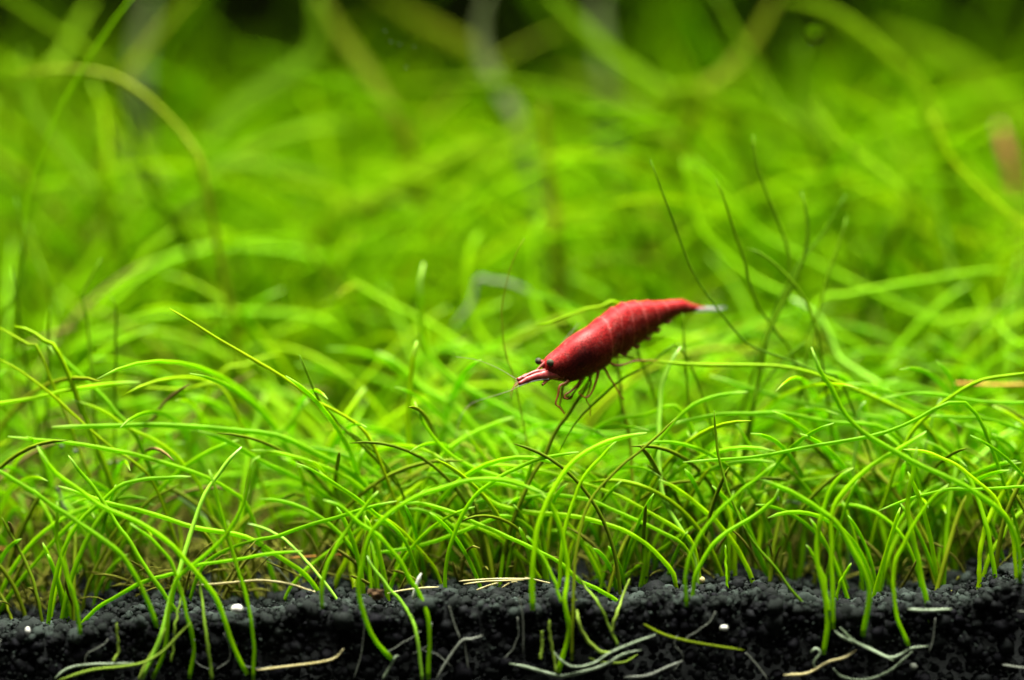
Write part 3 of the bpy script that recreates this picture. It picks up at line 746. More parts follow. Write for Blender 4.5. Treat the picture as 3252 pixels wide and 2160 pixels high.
def blade_obj(name, path_pts, width, colour, parent=None, n=26, sides=7, rnd=None, flat=0.8, end=0.22, point=0.16):
    path = catmull(path_pts, n)
    rr = RND.random() if rnd is None else rnd
    ph = RND.uniform(0, 100)
    path = [p + Vector((noise.noise(Vector((i * .35, ph, 0))), 0, noise.noise(Vector((i * .35, ph, 9))))) * .00012 * min(1, i / 4) for i, p in enumerate(path)]
    rad = [r * (1 + .22 * noise.noise(Vector((i * .3, ph, 5)))) for i, r in enumerate(blade_radii(n, width / 2, point, end))]
    V, F, T, R = tube_data(path, rad, sides, flat, rnd=rr)
    return link(name, make_mesh(name, V, F, M[colour], T, R), parent)

def front_path(px_pts, dtip):
    y0 = hit_ground(*px_pts[0])
    face = y0 is None
    if face:
        y0 = -0.0007 + RND.uniform(-.0003, .0002)
    else:
        y0 = max(0.0008, y0)
    L = [0.0]
    for a, b in zip(px_pts, px_pts[1:]):
        L.append(L[-1] + math.hypot(b[0] - a[0], b[1] - a[1]))
    pts = []
    y1 = max(0.0015, y0 + dtip * .001 + RND.uniform(-.0012, .0018))
    for (px, py), l in zip(px_pts, L):
        t = l / L[-1]
        y = y0 + (y1 - y0) * smooth(t)
        p0 = at(px, py, 0.0)
        if face and p0.z < rim(p0.x) + .0006:
            y = min(y, -0.0006 - (.0002 if t < .1 else 0))       # runs down the gap between soil and glass
        pts.append(at(px, py, y))
    if not face:
        d = (pts[0] - pts[1]).normalized()
        pts.insert(0, pts[0] + Vector((d.x * .0006, d.y * .0003, -.0016)))
    return pts, y0, face

fronts = []
for fr, colr, w, dt, pts in FRONT:
    px = conv(fr, pts)
    path, y0, face = front_path(px, dt)
    # the foot's place along the soil: where the blade crosses the rim
    foot = px[0]
    if face:
        for q in px:
            p0 = at(q[0], q[1], 0.0)
            foot = q
            if p0.z > rim(p0.x):
                break
    fronts.append({'c': colr, 'w': w * PXM * .94 * (1 + y0 / .3), 'path': path, 'foot': foot, 'y0': max(y0, 0), 'px': px})

def cluster(items, dx, dy):
    groups = []
    for it in sorted(items, key=lambda q: q['foot'][0]):
        for g in groups:
            if abs(g[-1]['foot'][0] - it['foot'][0]) < dx and abs(sum(k['y0'] for k in g) / len(g) - it['y0']) < dy and len(g) < 7:
                g.append(it); break
        else:
            groups.append([it])
    return groups

tufts = cluster(fronts, 46, 0.006)
tufts.sort(key=lambda g: sum(k['foot'][0] for k in g) / len(g))
thirds = {'left': [], 'middle': [], 'right': []}
for g in tufts:
    mx = sum(k['foot'][0] for k in g) / len(g)
    thirds['left' if mx < 1084 else 'middle' if mx < 2168 else 'right'].append(g)
for side, gs in thirds.items():
    for i, g in enumerate(gs):
        base = sum((k['path'][0] for k in g), Vector()) / len(g)
        e = empty('hairgrass_tuft', base)
        longest = max(g, key=lambda k: len(k['px']) * 100 + abs(k['px'][0][1] - k['px'][-1][1]))
        lean = 'leaning left' if longest['px'][-1][0] < longest['px'][0][0] - 60 else 'leaning right' if longest['px'][-1][0] > longest['px'][0][0] + 60 else 'upright'
        cols = {k['c'] for k in g}
        cn = 'pale' if cols == {'pale'} else 'olive' if cols <= {'olive', 'stem', 'dark'} else 'yellowish' if cols == {'yellow'} else 'bright green'
        what = f"{cn} blade" if len(g) == 1 else f"tuft of {NUM[len(g)]} {cn} blades"
        order = ORD[i] if i < len(ORD) else 'last'
        tag(e, f"{what} {lean}, {order} from left on the soil's {side} third", 'grass', 'sharp grass rooted along the front of the soil')
        for k in g:
            blade_obj('blade', k['path'], k['w'], k['c'], e, n=30)

def ground_tail(p, q, depth):
    """carry a blade whose foot is hidden on down to the soil"""
    d = (p - q).normalized()
    gz = ground(p.x, depth)
    h = p.z - gz
    if h < .001:
        return [Vector((p.x, p.y, gz - .001))]
    x = p.x + max(-.6, min(.6, d.x)) * h * .55
    y = depth + .001
    return [Vector((x, y, ground(x, y) - .001)), Vector((p.x + (x - p.x) * .62, (p.y + y) / 2, gz + h * .45))]

mids = []
for fr, colr, w, d0, d1, pts in MID:
    d0, d1 = [q * .75 if q < 20 else 15 + (q - 20) * 1.3 for q in (d0, d1)]
    px = conv(fr, pts)
    n = len(px)
    path = [at(a, b, (d0 + (d1 - d0) * i / (n - 1)) * .001) for i, (a, b) in enumerate(px)]
    path = ground_tail(path[0], path[1], d0 * .001) + path
    if colr == 'grass' and d0 > 18:
        colr = 'mid'
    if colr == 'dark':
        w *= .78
    mids.append({'c': colr, 'w': w * PXM * (1 + d0 * .001 / .29) * (.95 if d0 < 18 else .82), 'path': path, 'px': px, 'd': (d0 + d1) / 2})

def mid_label(m):
    px = m['px']
    a, b = px[0], px[-1]
    xs = [max(0, min(PW, p[0])) for p in px]; ys = [max(0, min(PH, p[1])) for p in px]
    cx, cy = sum(xs) / len(xs), sum(ys) / len(ys)
    col = {'grass': 'green', 'mid': 'green', 'far': 'green', 'dark': 'dark', 'olive': 'olive', 'yellow': 'yellow green', 'pale': 'pale green'}[m['c']]
    soft = 'sharp' if m['d'] < 11.5 else 'slightly soft' if m['d'] < 16 else 'soft' if m['d'] < 29 else 'blurred'
    dx, dy = b[0] - a[0], a[1] - b[1]
    if abs(dx) < .35 * abs(dy): pose = 'upright'
    elif abs(dy) < .3 * abs(dx): pose = 'lying ' + ('left' if dx < 0 else 'right')
    else: pose = 'leaning ' + ('left' if dx < 0 else 'right')
    hx = 'far left' if cx < 550 else 'left' if cx < 1150 else 'centre' if cx < 1650 else 'shrimp' if cx < 2300 else 'right' if cx < 2750 else 'far right'
    vy = 'top' if cy < 500 else 'upper middle' if cy < 900 else 'middle' if cy < 1250 else 'lower middle'
    if hx == 'shrimp':
        place = 'above the shrimp' if cy < 1000 else 'behind the shrimp' if cy < 1230 else 'below the shrimp'
    elif hx == 'centre':
        place = f"left of the shrimp, {vy}"
    else:
        place = f"at {hx}, {vy}"
    return f"{soft} {col} grass blade {pose}", place, cx

groups = {}
for m in mids:
    a, b, cx = mid_label(m)
    m['lab'] = (a, b); m['cx'] = cx
    groups.setdefault((a, b), []).append(m)
for m in mids:
    same = sorted(groups[m['lab']], key=lambda k: k['cx'])
    lab = f"{m['lab'][0]} {m['lab'][1]}"
    if len(same) > 1:
        i = next(k for k, v in enumerate(same) if v is m)
        lab += ', ' + (['left one', 'right one'][i] if len(same) == 2 else f"{ORD[i]} from left")
    o = blade_obj('grass_blade', m['path'], m['w'], m['c'], None, n=28, end=.3)
    tag(o, lab, 'grass blade', 'single grass blades in the carpet')

for fr, colr, w, d0, d1, pts, lab in BROAD:
    if d0 > 55:
        d0, d1 = 30 + (d0 - 55) * .85, 30 + (d1 - 55) * .85
    px = conv(fr, pts)
    n = len(px)
    path = [at(a, b, (d0 + (d1 - d0) * i / (n - 1)) * .001) for i, (a, b) in enumerate(px)]
    tail = ground_tail(path[0], path[1], d0 * .001)
    path = tail + path
    N = 30
    cur = catmull(path, N)
    half = w * .44 * PXM * (1 + d0 * .001 / .29) / 2
    rad = []
    for i in range(N + 1):
        t = i / N
        rad.append(half * (0.35 + 0.65 * smooth(min(1, t / .35))) * (1 if t < .7 else max(.12, math.sqrt(max(0, 1 - ((t - .7) / .31) ** 2)))))
    V, F, T, R = tube_data(cur, rad, 10, .22, flat_dir=Vector((RND.uniform(-.5, .5), 1, RND.uniform(-.3, .9))).normalized(), rnd=RND.random())
    o = link('pinkish_leaf' if colr == 'pink' else 'broad_leaf', make_mesh('broad_leaf', V, F, M[colr], T, R))
    tag(o, lab, 'leaf', None if colr == 'pink' else 'blurred leaves far behind')

# ------------------------------------------------------------------ dense carpet behind the front row
def grow(rng, x, y, L, az, th0, th1, n=10):
    p = Vector((x, y, ground(x, y) - .001))
    pts = [p.copy()]
    for i in range(n):
        t = (i + .5) / n
        th = th0 + (th1 - th0) * t ** 1.4
        az += rng.gauss(0, .05)
        p = p + Vector((math.cos(az) * math.sin(th), math.sin(az) * math.sin(th), math.cos(th))) * (L / n)
        pts.append(p.copy())
    return pts

def clear_of_shrimp(pts):
    for p in pts:
        q = project(p)
        if p.y < .022 and 1560 < q[0] < 2380 and 880 < q[1] < 1340:
            return False
        if p.y < .004 or (p.y < .021 and q[1] < 1120) or (p.y < .030 and q[1] < 900):
            return False
    return True

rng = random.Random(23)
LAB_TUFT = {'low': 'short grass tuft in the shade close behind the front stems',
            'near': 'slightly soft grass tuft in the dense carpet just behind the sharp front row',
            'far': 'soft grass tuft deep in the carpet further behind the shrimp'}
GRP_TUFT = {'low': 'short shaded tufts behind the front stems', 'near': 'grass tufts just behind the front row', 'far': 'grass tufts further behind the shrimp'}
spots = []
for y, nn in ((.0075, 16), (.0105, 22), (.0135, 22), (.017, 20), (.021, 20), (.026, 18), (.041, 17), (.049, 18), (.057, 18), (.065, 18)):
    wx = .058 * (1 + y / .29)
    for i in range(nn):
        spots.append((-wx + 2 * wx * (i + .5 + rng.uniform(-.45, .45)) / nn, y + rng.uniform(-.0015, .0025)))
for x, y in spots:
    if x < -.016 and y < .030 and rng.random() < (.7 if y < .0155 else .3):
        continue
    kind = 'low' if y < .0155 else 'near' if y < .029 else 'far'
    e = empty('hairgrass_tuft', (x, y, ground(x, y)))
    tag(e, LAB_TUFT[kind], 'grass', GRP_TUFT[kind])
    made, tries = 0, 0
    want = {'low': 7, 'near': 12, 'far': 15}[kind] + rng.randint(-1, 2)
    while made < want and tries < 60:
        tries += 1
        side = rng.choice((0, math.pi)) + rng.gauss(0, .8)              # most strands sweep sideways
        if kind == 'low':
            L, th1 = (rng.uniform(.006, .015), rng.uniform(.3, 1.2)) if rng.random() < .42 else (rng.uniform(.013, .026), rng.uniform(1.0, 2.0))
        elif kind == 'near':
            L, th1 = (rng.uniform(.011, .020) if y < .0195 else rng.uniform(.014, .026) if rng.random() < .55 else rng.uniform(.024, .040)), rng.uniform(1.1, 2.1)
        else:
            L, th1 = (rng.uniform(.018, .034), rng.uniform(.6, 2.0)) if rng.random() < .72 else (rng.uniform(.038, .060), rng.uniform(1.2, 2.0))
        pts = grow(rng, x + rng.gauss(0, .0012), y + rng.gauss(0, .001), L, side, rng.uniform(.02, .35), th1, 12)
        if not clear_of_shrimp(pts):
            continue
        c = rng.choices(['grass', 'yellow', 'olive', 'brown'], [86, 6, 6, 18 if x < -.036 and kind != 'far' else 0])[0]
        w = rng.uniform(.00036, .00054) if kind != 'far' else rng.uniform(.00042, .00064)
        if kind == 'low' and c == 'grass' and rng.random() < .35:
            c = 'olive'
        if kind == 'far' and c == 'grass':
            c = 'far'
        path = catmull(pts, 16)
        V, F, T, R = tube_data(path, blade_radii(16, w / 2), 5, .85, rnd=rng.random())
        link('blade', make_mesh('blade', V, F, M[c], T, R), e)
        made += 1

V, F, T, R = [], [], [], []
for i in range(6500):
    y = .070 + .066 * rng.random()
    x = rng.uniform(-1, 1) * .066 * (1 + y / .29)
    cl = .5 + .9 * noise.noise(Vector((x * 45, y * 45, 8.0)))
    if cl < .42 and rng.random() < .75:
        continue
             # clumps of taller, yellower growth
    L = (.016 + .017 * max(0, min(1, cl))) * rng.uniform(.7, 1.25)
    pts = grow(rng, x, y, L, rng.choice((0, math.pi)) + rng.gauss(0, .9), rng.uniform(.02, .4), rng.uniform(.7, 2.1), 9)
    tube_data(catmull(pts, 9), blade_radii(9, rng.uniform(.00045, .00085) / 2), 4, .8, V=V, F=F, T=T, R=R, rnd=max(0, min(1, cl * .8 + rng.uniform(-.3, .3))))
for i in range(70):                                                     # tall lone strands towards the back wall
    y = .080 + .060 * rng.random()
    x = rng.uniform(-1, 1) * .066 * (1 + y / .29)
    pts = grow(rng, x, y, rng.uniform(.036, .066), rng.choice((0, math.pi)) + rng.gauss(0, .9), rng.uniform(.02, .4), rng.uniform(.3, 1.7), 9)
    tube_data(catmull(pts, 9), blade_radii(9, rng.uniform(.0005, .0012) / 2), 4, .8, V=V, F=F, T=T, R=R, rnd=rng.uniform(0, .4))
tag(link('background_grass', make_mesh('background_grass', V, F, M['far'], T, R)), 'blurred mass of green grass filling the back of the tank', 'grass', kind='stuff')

# brown litter under the grass at the left and along the carpet foot
V, F, T, R = [], [], [], []
for i in range(2800):
    left = rng.random() < .22
    x = rng.uniform(-.062, -.022) if left else rng.uniform(-.06, .065)
    y = rng.uniform(.0085, .040)
    L = rng.uniform(.003, .010)
    pts = grow(rng, x, y, L, rng.uniform(0, 6.283), rng.uniform(.1, 1.2), rng.uniform(.6, 1.9), 6)
    tube_data(catmull(pts, 6), blade_radii(6, rng.uniform(.00016, .0004) / 2), 4, .7, V=V, F=F, T=T, R=R, rnd=rng.random())
tag(link('dead_grass_litter', make_mesh('dead_grass_litter', V, F, M['litter'], T, R)), 'brown dead grass litter under the green blades', 'litter', kind='stuff')

# ------------------------------------------------------------------ runners and roots in the soil face, straw and chips
def strand(name, fr, pts, w, mat, label, cat, group=None, y=-.0008, n=30, end=.25, flat=.8, ydepth=None):
    px = conv(fr, pts)
    path = [at(a, b, (y if ydepth is None else ydepth) + RND.uniform(-.00012, .00012)) for a, b in px]
    cur = catmull(path, n)
    rad = []
    for i in range(n + 1):
        t = i / n
        k = min(1, .3 + t / .1 * .7) * (1 if t < .85 else max(end, 1 - (t - .85) / .15 * (1 - end)))
        rad.append(w * .78 * PXM / 2 * k * (1 + .14 * noise.noise(Vector((t * 9, w, len(pts))))))
    V, F, T, R = tube_data(cur, rad, 7, flat, rnd=RND.random())
    o = link(name, make_mesh(name, V, F, M[mat], T, R))
    tag(o, label, cat, group)
    return o
GR = 'pale runners against the front of the soil'
strand('runner_root', 'B', [(1100,1460),(1200,1480),(1380,1530),(1470,1540),(1700,1480),(1850,1400),(1965,1370)], 15, 'root', 'thickest white runner in the black soil right of the middle', 'root', GR)
strand('runner_root', 'B', [(1395,1385),(1440,1440),(1520,1482),(1650,1460),(1760,1390),(1900,1330),(2060,1270)], 11, 'root', 'white runner just above the thickest white runner', 'root', GR, y=-.0011)
strand('runner_root', 'B', [(1620,1420),(1700,1450),(1850,1452),(1940,1400)], 10, 'stem', 'short greenish runner crossing under two white runners', 'root', GR, y=-.0005)
strand('runner_root', 'B', [(620,1565),(700,1430),(790,1310),(850,1300),(925,1275)], 10, 'rootlet', 'grey root with a forked bend below the straw bundle', 'root', GR)
strand('runner_root', 'B', [(270,1565),(350,1425),(372,1405)], 13, 'root', 'short pale root slanting at the bottom below the brown crumb', 'root', GR)
strand('runner_root', 'B', [(1850,1550),(2000,1540),(2120,1490),(2240,1440)], 12, 'rootlet', 'dim grey green runner at the bottom edge right of the middle', 'root', GR)
strand('runner_root', 'B', [(1980,1200),(2100,1265),(2236,1305),(2390,1335),(2640,1372)], 10, 'olive', 'green runner lying nearly level in the soil right of the middle', 'root', GR)
strand('runner_root', 'C', [(985,1235),(1050,1290),(1200,1350),(1350,1420),(1430,1400),(1500,1360),(1610,1345)], 13, 'root', 'white runner sagging to a kink on the right', 'root', GR)
strand('runner_root', 'C', [(1030,1222),(1120,1310),(1250,1380),(1385,1442)], 9, 'root', 'thin white runner beside the kinked one on the right', 'root', GR, y=-.0011)
strand('runner_root', 'C', [(985,1490),(1050,1550),(1200,1565),(1350,1512),(1450,1430),(1505,1380)], 12, 'root', 'white runner curving along the bottom edge on the right', 'root', GR, y=-.0005)
strand('runner_root', 'C', [(660,1535),(820,1522),(950,1450),(1060,1420),(1140,1370)], 11, 'straw', 'cream runner rising to the right near the bottom right', 'root', GR)
strand('runner_root', 'C', [(840,1385),(872,1360),(902,1390),(865,1440),(862,1470),(895,1505)], 10, 'root', 'small pale root curled like a hook at the right', 'root', GR)
strand('root_piece', 'C', [(1475,1105),(1600,1112),(1765,1104)], 13, 'root', 'white flat root piece lying level near the rim on the right', 'root', GR, flat=.6)
strand('runner_root', 'C', [(2095,1468),(2180,1482),(2300,1495)], 10, 'rootlet', 'grey runner running out at the lower right edge', 'root', GR)
strand('runner_root', 'A', [(1680,1502),(1900,1476),(2100,1450),(2200,1420),(2250,1360)], 9, 'straw', 'cream runner bending up at its right end, left of middle', 'root', GR)
strand('runner_root', 'A', [(355,1560),(450,1490),(600,1465),(740,1462),(875,1455)], 11, 'root', 'pale runner bending to the bottom edge at the left', 'root', GR)
strand('runner_root', 'A', [(380,1570),(600,1502),(800,1480),(950,1450),(1080,1370),(1180,1262),(1250,1192)], 11, 'stem', 'long green runner climbing to the right at lower left', 'root', GR, y=-.0012)
GT = 'hair thin roots in the soil'
for fr, pts, lab in (('B', [(705,1080),(740,1200),(782,1305)], 'hair thin root dropping to the forked grey root'),
                     ('B', [(155,1180),(130,1400),(80,1560)], 'hair thin root hanging below the brown crumb on its left'),
                     ('B', [(1165,1020),(1190,1180),(1192,1400)], 'hair thin root hanging below the right end of the straw bundle'),
                     ('B', [(805,1310),(832,1500)], 'hair thin root hanging under the forked grey root'),
                     ('C', [(1655,1160),(1640,1300),(1612,1390)], 'hair thin root hanging below the white flat root piece'),
                     ('C', [(410,1385),(480,1460),(560,1565)], 'hair thin root at the end of the level green runner')):
    strand('rootlet', fr, pts, 5, 'rootlet', lab, 'root', GT, y=-.0006, n=16)
V, F, T, R = [], [], [], []
for i in range(14):
    x = RND.uniform(-.056, .056)
    z = rim(x) - RND.uniform(.0, .004)
    p = Vector((x, -.0006, z)); d = Vector((RND.gauss(0, .6), 0, -1)).normalized()
    pts = [p]
    for k in range(6):
        d = (d + Vector((RND.gauss(0, .45), 0, RND.gauss(0, .2)))).normalized()
        p = p + d * RND.uniform(.0004, .0010); pts.append(p)
    tube_data(catmull(pts, 12), .000035, 4, V=V, F=F, T=T, R=R, rnd=RND.random())
hairs = link('fine_roots', make_mesh('fine_roots', V, F, M['rootlet'], T, R), soil)
hairs['kind'] = 'stuff'
GS = 'dry straw lying on the soil'
strand('straw', 'A', [(1270,945),(1400,940),(1560,925),(1720,915),(1900,940),(2040,985),(2180,1015)], 10, 'straw', 'long cream straw lying on the soil left of the brown crumb', 'straw', GS, ydepth=.0065)
for i, (pts, lab) in enumerate((([(770,920),(1000,905),(1250,905)], 'cream straw on top of the bundle on the soil, middle'),
                  ([(800,940),(950,922),(1200,912)], 'cream straw second from the top of the bundle'),
                  ([(1200,895),(1330,925),(1490,965)], 'cream straw sloping right at the end of the bundle'),
                  ([(880,980),(960,950),(1030,930)], 'short cream straw sticking out low on the bundle'),
                  ([(1050,965),(1100,935),(1150,925),(1140,980)], 'bent cream straw at the middle of the bundle'))):
    strand('straw', 'B', pts, 7, 'straw', lab, 'straw', GS, ydepth=.0035 + .0006 * i, n=16)
strand('straw', 'B', [(300,1000),(400,980),(520,965),(640,958)], 7, 'straw', 'cream straw between the brown crumb and the straw bundle', 'straw', GS, ydepth=.003, n=16)
strand('straw', 'A', [(1900,766),(2050,757),(2236,746),(2290,742)], 8, 'orange', 'orange straw lying among the blades left of the middle', 'straw', 'orange straws', ydepth=.009, n=12)
strand('straw', 'A', [(-60,703),(40,710),(120,716)], 9, 'orange', 'orange straw end at the left edge', 'straw', 'orange straws', ydepth=.014, n=12)
strand('straw', 'MR', [(1855,257),(2000,258),(2150,268),(2420,262)], 11, 'orange', 'orange straw lying level at the right edge', 'straw', 'orange straws', ydepth=.017, n=12)
GD = 'grey dead blades'
strand('dead_blade', 'A', [(1118,352),(1200,390),(1280,450),(1450,575)], 6, 'deadgrey', 'thin grey dead blade slanting down behind the left blades', 'dead blade', GD, ydepth=.013, n=14)
strand('dead_blade', 'A', [(1620,685),(1740,760),(1830,850),(1930,960)], 6, 'deadgrey', 'thin grey dead blade slanting down to the cream straw', 'dead blade', GD, ydepth=.008, n=14)
strand('dead_blade', 'A', [(368,300),(395,360),(410,420),(440,465)], 13, 'deadgrey', 'short grey dead leaf tip standing at the left', 'dead blade', GD, ydepth=.012, n=14)
strand('dead_blade', 'C', [(610,372),(700,400),(780,410)], 11, 'deadgrey', 'short grey dead blade lying at the right behind green blades', 'dead blade', GD, ydepth=.012, n=14)
strand('dead_blade', 'UC', [(770,1400),(850,1300),(900,1230),(950,1060),(1040,1075),(1140,1085),(1300,1140)], 22, 'deadgrey', 'bent grey dead blade blurred left of the shrimp', 'dead blade', GD, ydepth=.030, n=24)
strand('dead_blade', 'A', [(640,1060),(700,950),(800,870),(840,800)], 6, 'deadgrey', 'faint grey dead blade low at the left above the soil', 'dead blade', GD, ydepth=.012, n=14)

def chunk(name, px, py, y, size, mat, label, cat, group=None, sx=1.0, sz=1.0, rough=.35, seed=1):
    rg = random.Random(seed)
    off = Vector((rg.uniform(0, 40), rg.uniform(0, 40), 0))
    c = at(px, py, y)
    V = []
    for v in ICO_V:
        k = 1 + rough * noise.noise(v * 1.7 + off) + rough * .6 * noise.noise(v * 4 + off)
        V.append(c + Vector((v.x * sx, v.y * .7, v.z * sz)) * (size * PXM / 2 * k))
    o = link(name, make_mesh(name, V, ICO_F, M[mat], smooth=(mat != 'crumb')))
    tag(o, label, cat, group)
chunk('shell_chip', 752, 1934, -.0005, 36, 'shell', 'white shell chip on the soil rim at the left', 'shell', 'white shell chips', 1.1, .8, seed=2)
chunk('shell_chip', 88, 2004, -.0003, 22, 'shell', 'small white shell chip on the soil at the far left', 'shell', 'white shell chips', .7, 1.3, seed=3)
chunk('shell_chip', 2299, 1994, -.0004, 24, 'shell', 'small white shell chip in the black soil right of the middle', 'shell', 'white shell chips', 1.2, .7, seed=4)
chunk('shell_chip', 2230, 1842, .006, 22, 'straw', 'cream shell chip on the soil top right of the middle', 'shell', 'white shell chips', .9, 1.1, seed=5)
chunk('shell_chip', 2902, 2117, -.0005, 24, 'rootlet', 'grey chip near the bottom edge on the right', 'shell', 'white shell chips', 1.0, 1.0, seed=6)
chunk('brown_crumb', 1192, 1884, .0008, 52, 'crumb', 'dark brown crumb of debris on the soil rim', 'debris', None, 1.0, .75, .8, seed=7)
strand('white_sliver', 'B', [(470,1040),(490,960),(522,868)], 16, 'shell', 'white sliver standing on the soil left of the straw bundle', 'shell', 'white shell chips', ydepth=.0012, n=12)
for i, (px, py, s) in enumerate(((195, 1417, 14), (242, 1434, 18), (350, 1470, 10), (375, 1468, 10))):
    chunk('floating_flake', px, py, .013, s, 'deadgrey', ['grey flake among the left blades, leftmost of four', 'largest grey flake among the left blades', 'third grey flake from the left edge, tiny', 'tiny grey flake right beside another among left blades'][i], 'flake', 'grey flakes at the left', 1, 1, seed=20 + i)
for i, (px, py) in enumerate(((1222, 100), (1241, 133), (1270, 142), (1316, 150), (1290, 215))):
    chunk('water_speck', px, py, .020, 5, 'deadgrey', f"tiny floating speck before the dark leaves at top, {ORD[i]} from left" if i < 3 else ('tiny floating speck rightmost at the top before dark leaves' if i == 3 else 'tiny floating speck lowest before the dark leaves at top'), 'speck', 'specks floating in the water', seed=40 + i)

# small air bubble at the upper right
def bubble():
    m, nt, out = new_mat('bubble_skin')
    gl = nt.nodes.new('ShaderNodeBsdfGlass')
    gl.inputs['IOR'].default_value = 1.03
    gl.inputs['Roughness'].default_value = 0.02
    nt.links.new(gl.outputs[0], out.inputs['Surface'])
    import bmesh
    bm = bmesh.new(); bmesh.ops.create_uvsphere(bm, u_segments=24, v_segments=14, radius=.00092)
    me = bpy.data.meshes.new('air_bubble'); bm.to_mesh(me); bm.free()
    me.materials.append(m)
    me.polygons.foreach_set('use_smooth', [True] * len(me.polygons))
    o = link('air_bubble', me); o.location = at(2588, 110, -.006)
    tag(o, 'faint round air bubble before the dark gap at top right', 'bubble')
bubble()

# ------------------------------------------------------------------ the shrimp
YAW = math.radians(27)
SH_Y = .0105
LAT = Vector((-math.sin(YAW), math.cos(YAW), 0))       # across the body, away from the camera
SH0 = at(1900, 1120, SH_Y)
def sp(zx, zy, lat=0.0):
    """point of a shrimp outline measured in crop Z, on the body's middle plane shifted sideways by lat (mm)"""
    x0, y0, s = FR['Z']
    d = ray(x0 + zx * s, y0 + zy * s)
    o = SH0 + LAT * (lat * .001)
    return CP + d * ((o - CP).dot(LAT) / d.dot(LAT))

STN = [((512,805),(522,895),.12), ((518,785),(528,915),.55), ((535,752),(548,936),.85), ((580,708),(600,950),1.08), ((660,645),(680,962),1.32), ((750,568),(762,967),1.55),
       ((850,500),(880,927),1.68), ((930,455),(1000,874),1.74), ((1010,392),(1085,815),1.74), ((1090,328),(1135,742),1.68),
       ((1165,282),(1190,718),1.62), ((1235,243),(1290,676),1.56), ((1310,226),(1390,602),1.46), ((1400,221),(1480,537),1.34),
       ((1490,219),(1560,470),1.20), ((1570,221),(1630,414),1.08), ((1650,215),(1690,385),.98), ((1720,208),(1760,352),.88),
       ((1790,209),(1830,340),.76), ((1850,232),(1880,331),.55), ((1920,256),(1940,322),.38), ((1990,275),(2000,308),.22), ((2012,284),(2017,303),.10)]
SEG = [8.35, 9.9, 11.2, 12.6, 13.9, 15.3, 16.6, 18.2]    # rings of the abdomen, in stations

def shrimp_mat():
    m, nt, out = new_mat('shrimp_shell')
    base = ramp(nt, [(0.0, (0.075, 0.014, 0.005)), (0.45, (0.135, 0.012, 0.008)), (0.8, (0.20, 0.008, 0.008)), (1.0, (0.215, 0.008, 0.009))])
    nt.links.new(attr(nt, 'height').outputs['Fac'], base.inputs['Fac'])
    n1 = tex_noise(nt, 1100, 5, .7)
    r1 = ramp(nt, [(0.50, (0, 0, 0)), (0.66, (1, 1, 1))])
    nt.links.new(n1.outputs['Fac'], r1.inputs['Fac'])
    n2 = tex_noise(nt, 5200, 3, .7)
    r2 = ramp(nt, [(0.33, (.40, .40, .40)), (0.7, (1.45, 1.45, 1.45))])
    nt.links.new(n2.outputs['Fac'], r2.inputs['Fac'])
    col = mixrgb(nt, r1.outputs['Color'], base.outputs['Color'], (0.21, 0.034, 0.028))
    col = mixrgb(nt, attr(nt, 'dark').outputs['Fac'], col, (0.030, 0.003, 0.003))
    mul = nt.nodes.new('ShaderNodeMath'); mul.operation = 'MULTIPLY'
    r3 = ramp(nt, [(0.35, (.2, .2, .2)), (0.65, (1, 1, 1))])
    nt.links.new(n1.outputs['Fac'], r3.inputs['Fac'])
    nt.links.new(attr(nt, 'band').outputs['Fac'], mul.inputs[0]); nt.links.new(r3.outputs['Color'], mul.inputs[1])
    col = mixrgb(nt, mul.outputs[0], col, (0.34, 0.10, 0.09))
    col = mixrgb(nt, 1.0, col, r2.outputs['Color'], 'MULTIPLY')
    p = nt.nodes.new('ShaderNodeBsdfPrincipled')
    nt.links.new(col, p.inputs['Base Color'])
    p.inputs['Roughness'].default_value = .5
    p.inputs['Specular IOR Level'].default_value = .05
    p.inputs['Subsurface Weight'].default_value = .10
    p.inputs['Subsurface Radius'].default_value = (.0010, .0003, .0002)
    p.inputs['Subsurface Scale'].default_value = 1.0
    b = nt.nodes.new('ShaderNodeBump'); b.inputs['Strength'].default_value = .35; b.inputs['Distance'].default_value = .00012
    nt.links.new(n1.outputs['Fac'], b.inputs['Height']); nt.links.new(b.outputs[0], p.inputs['Normal'])
    nt.links.new(p.outputs[0], out.inputs['Surface'])
    return m
M['shrimp'] = shrimp_mat()
M['leg'] = plain_mat('shrimp_leg', (0.20, 0.035, 0.008), (0.30, 0.10, 0.02), 2600, .45, .4, trans=.35)
M['feeler'] = plain_mat('shrimp_feeler', (0.22, 0.13, 0.08), (0.30, 0.24, 0.16), 2600, .5, .4, trans=.5)
M['redpart'] = plain_mat('shrimp_red_scale', (0.15, 0.007, 0.007), (0.29, 0.045, 0.038), 3200, .45, .4, trans=.15)
M['palepart'] = plain_mat('shrimp_clear_tail', (0.34, 0.32, 0.30), (0.46, 0.46, 0.43), 2600, .4, .2, trans=.5, alpha=.75)
M['pinkpart'] = plain_mat('shrimp_rostrum', (0.15, 0.020, 0.014), (0.22, 0.045, 0.034), 2400, .45, .4, trans=.2)
M['eye'] = plain_mat('shrimp_eye', (0.022, 0.022, 0.012), (0.060, 0.058, 0.034), 5000, .6, .06)

def crv(vals, s):
    i = max(0, min(len(vals) - 2, int(s)))
    t = s - i
    g = lambda k: vals[max(0, min(len(vals) - 1, k))]
    p0, p1, p2, p3 = g(i - 1), g(i), g(i + 1), g(i + 2)
    return 0.5 * ((2 * p1) + (p2 - p0) * t + (2 * p0 - 5 * p1 + 4 * p2 - p3) * t * t + (3 * p1 - p0 - 3 * p2 + p3) * t ** 3)

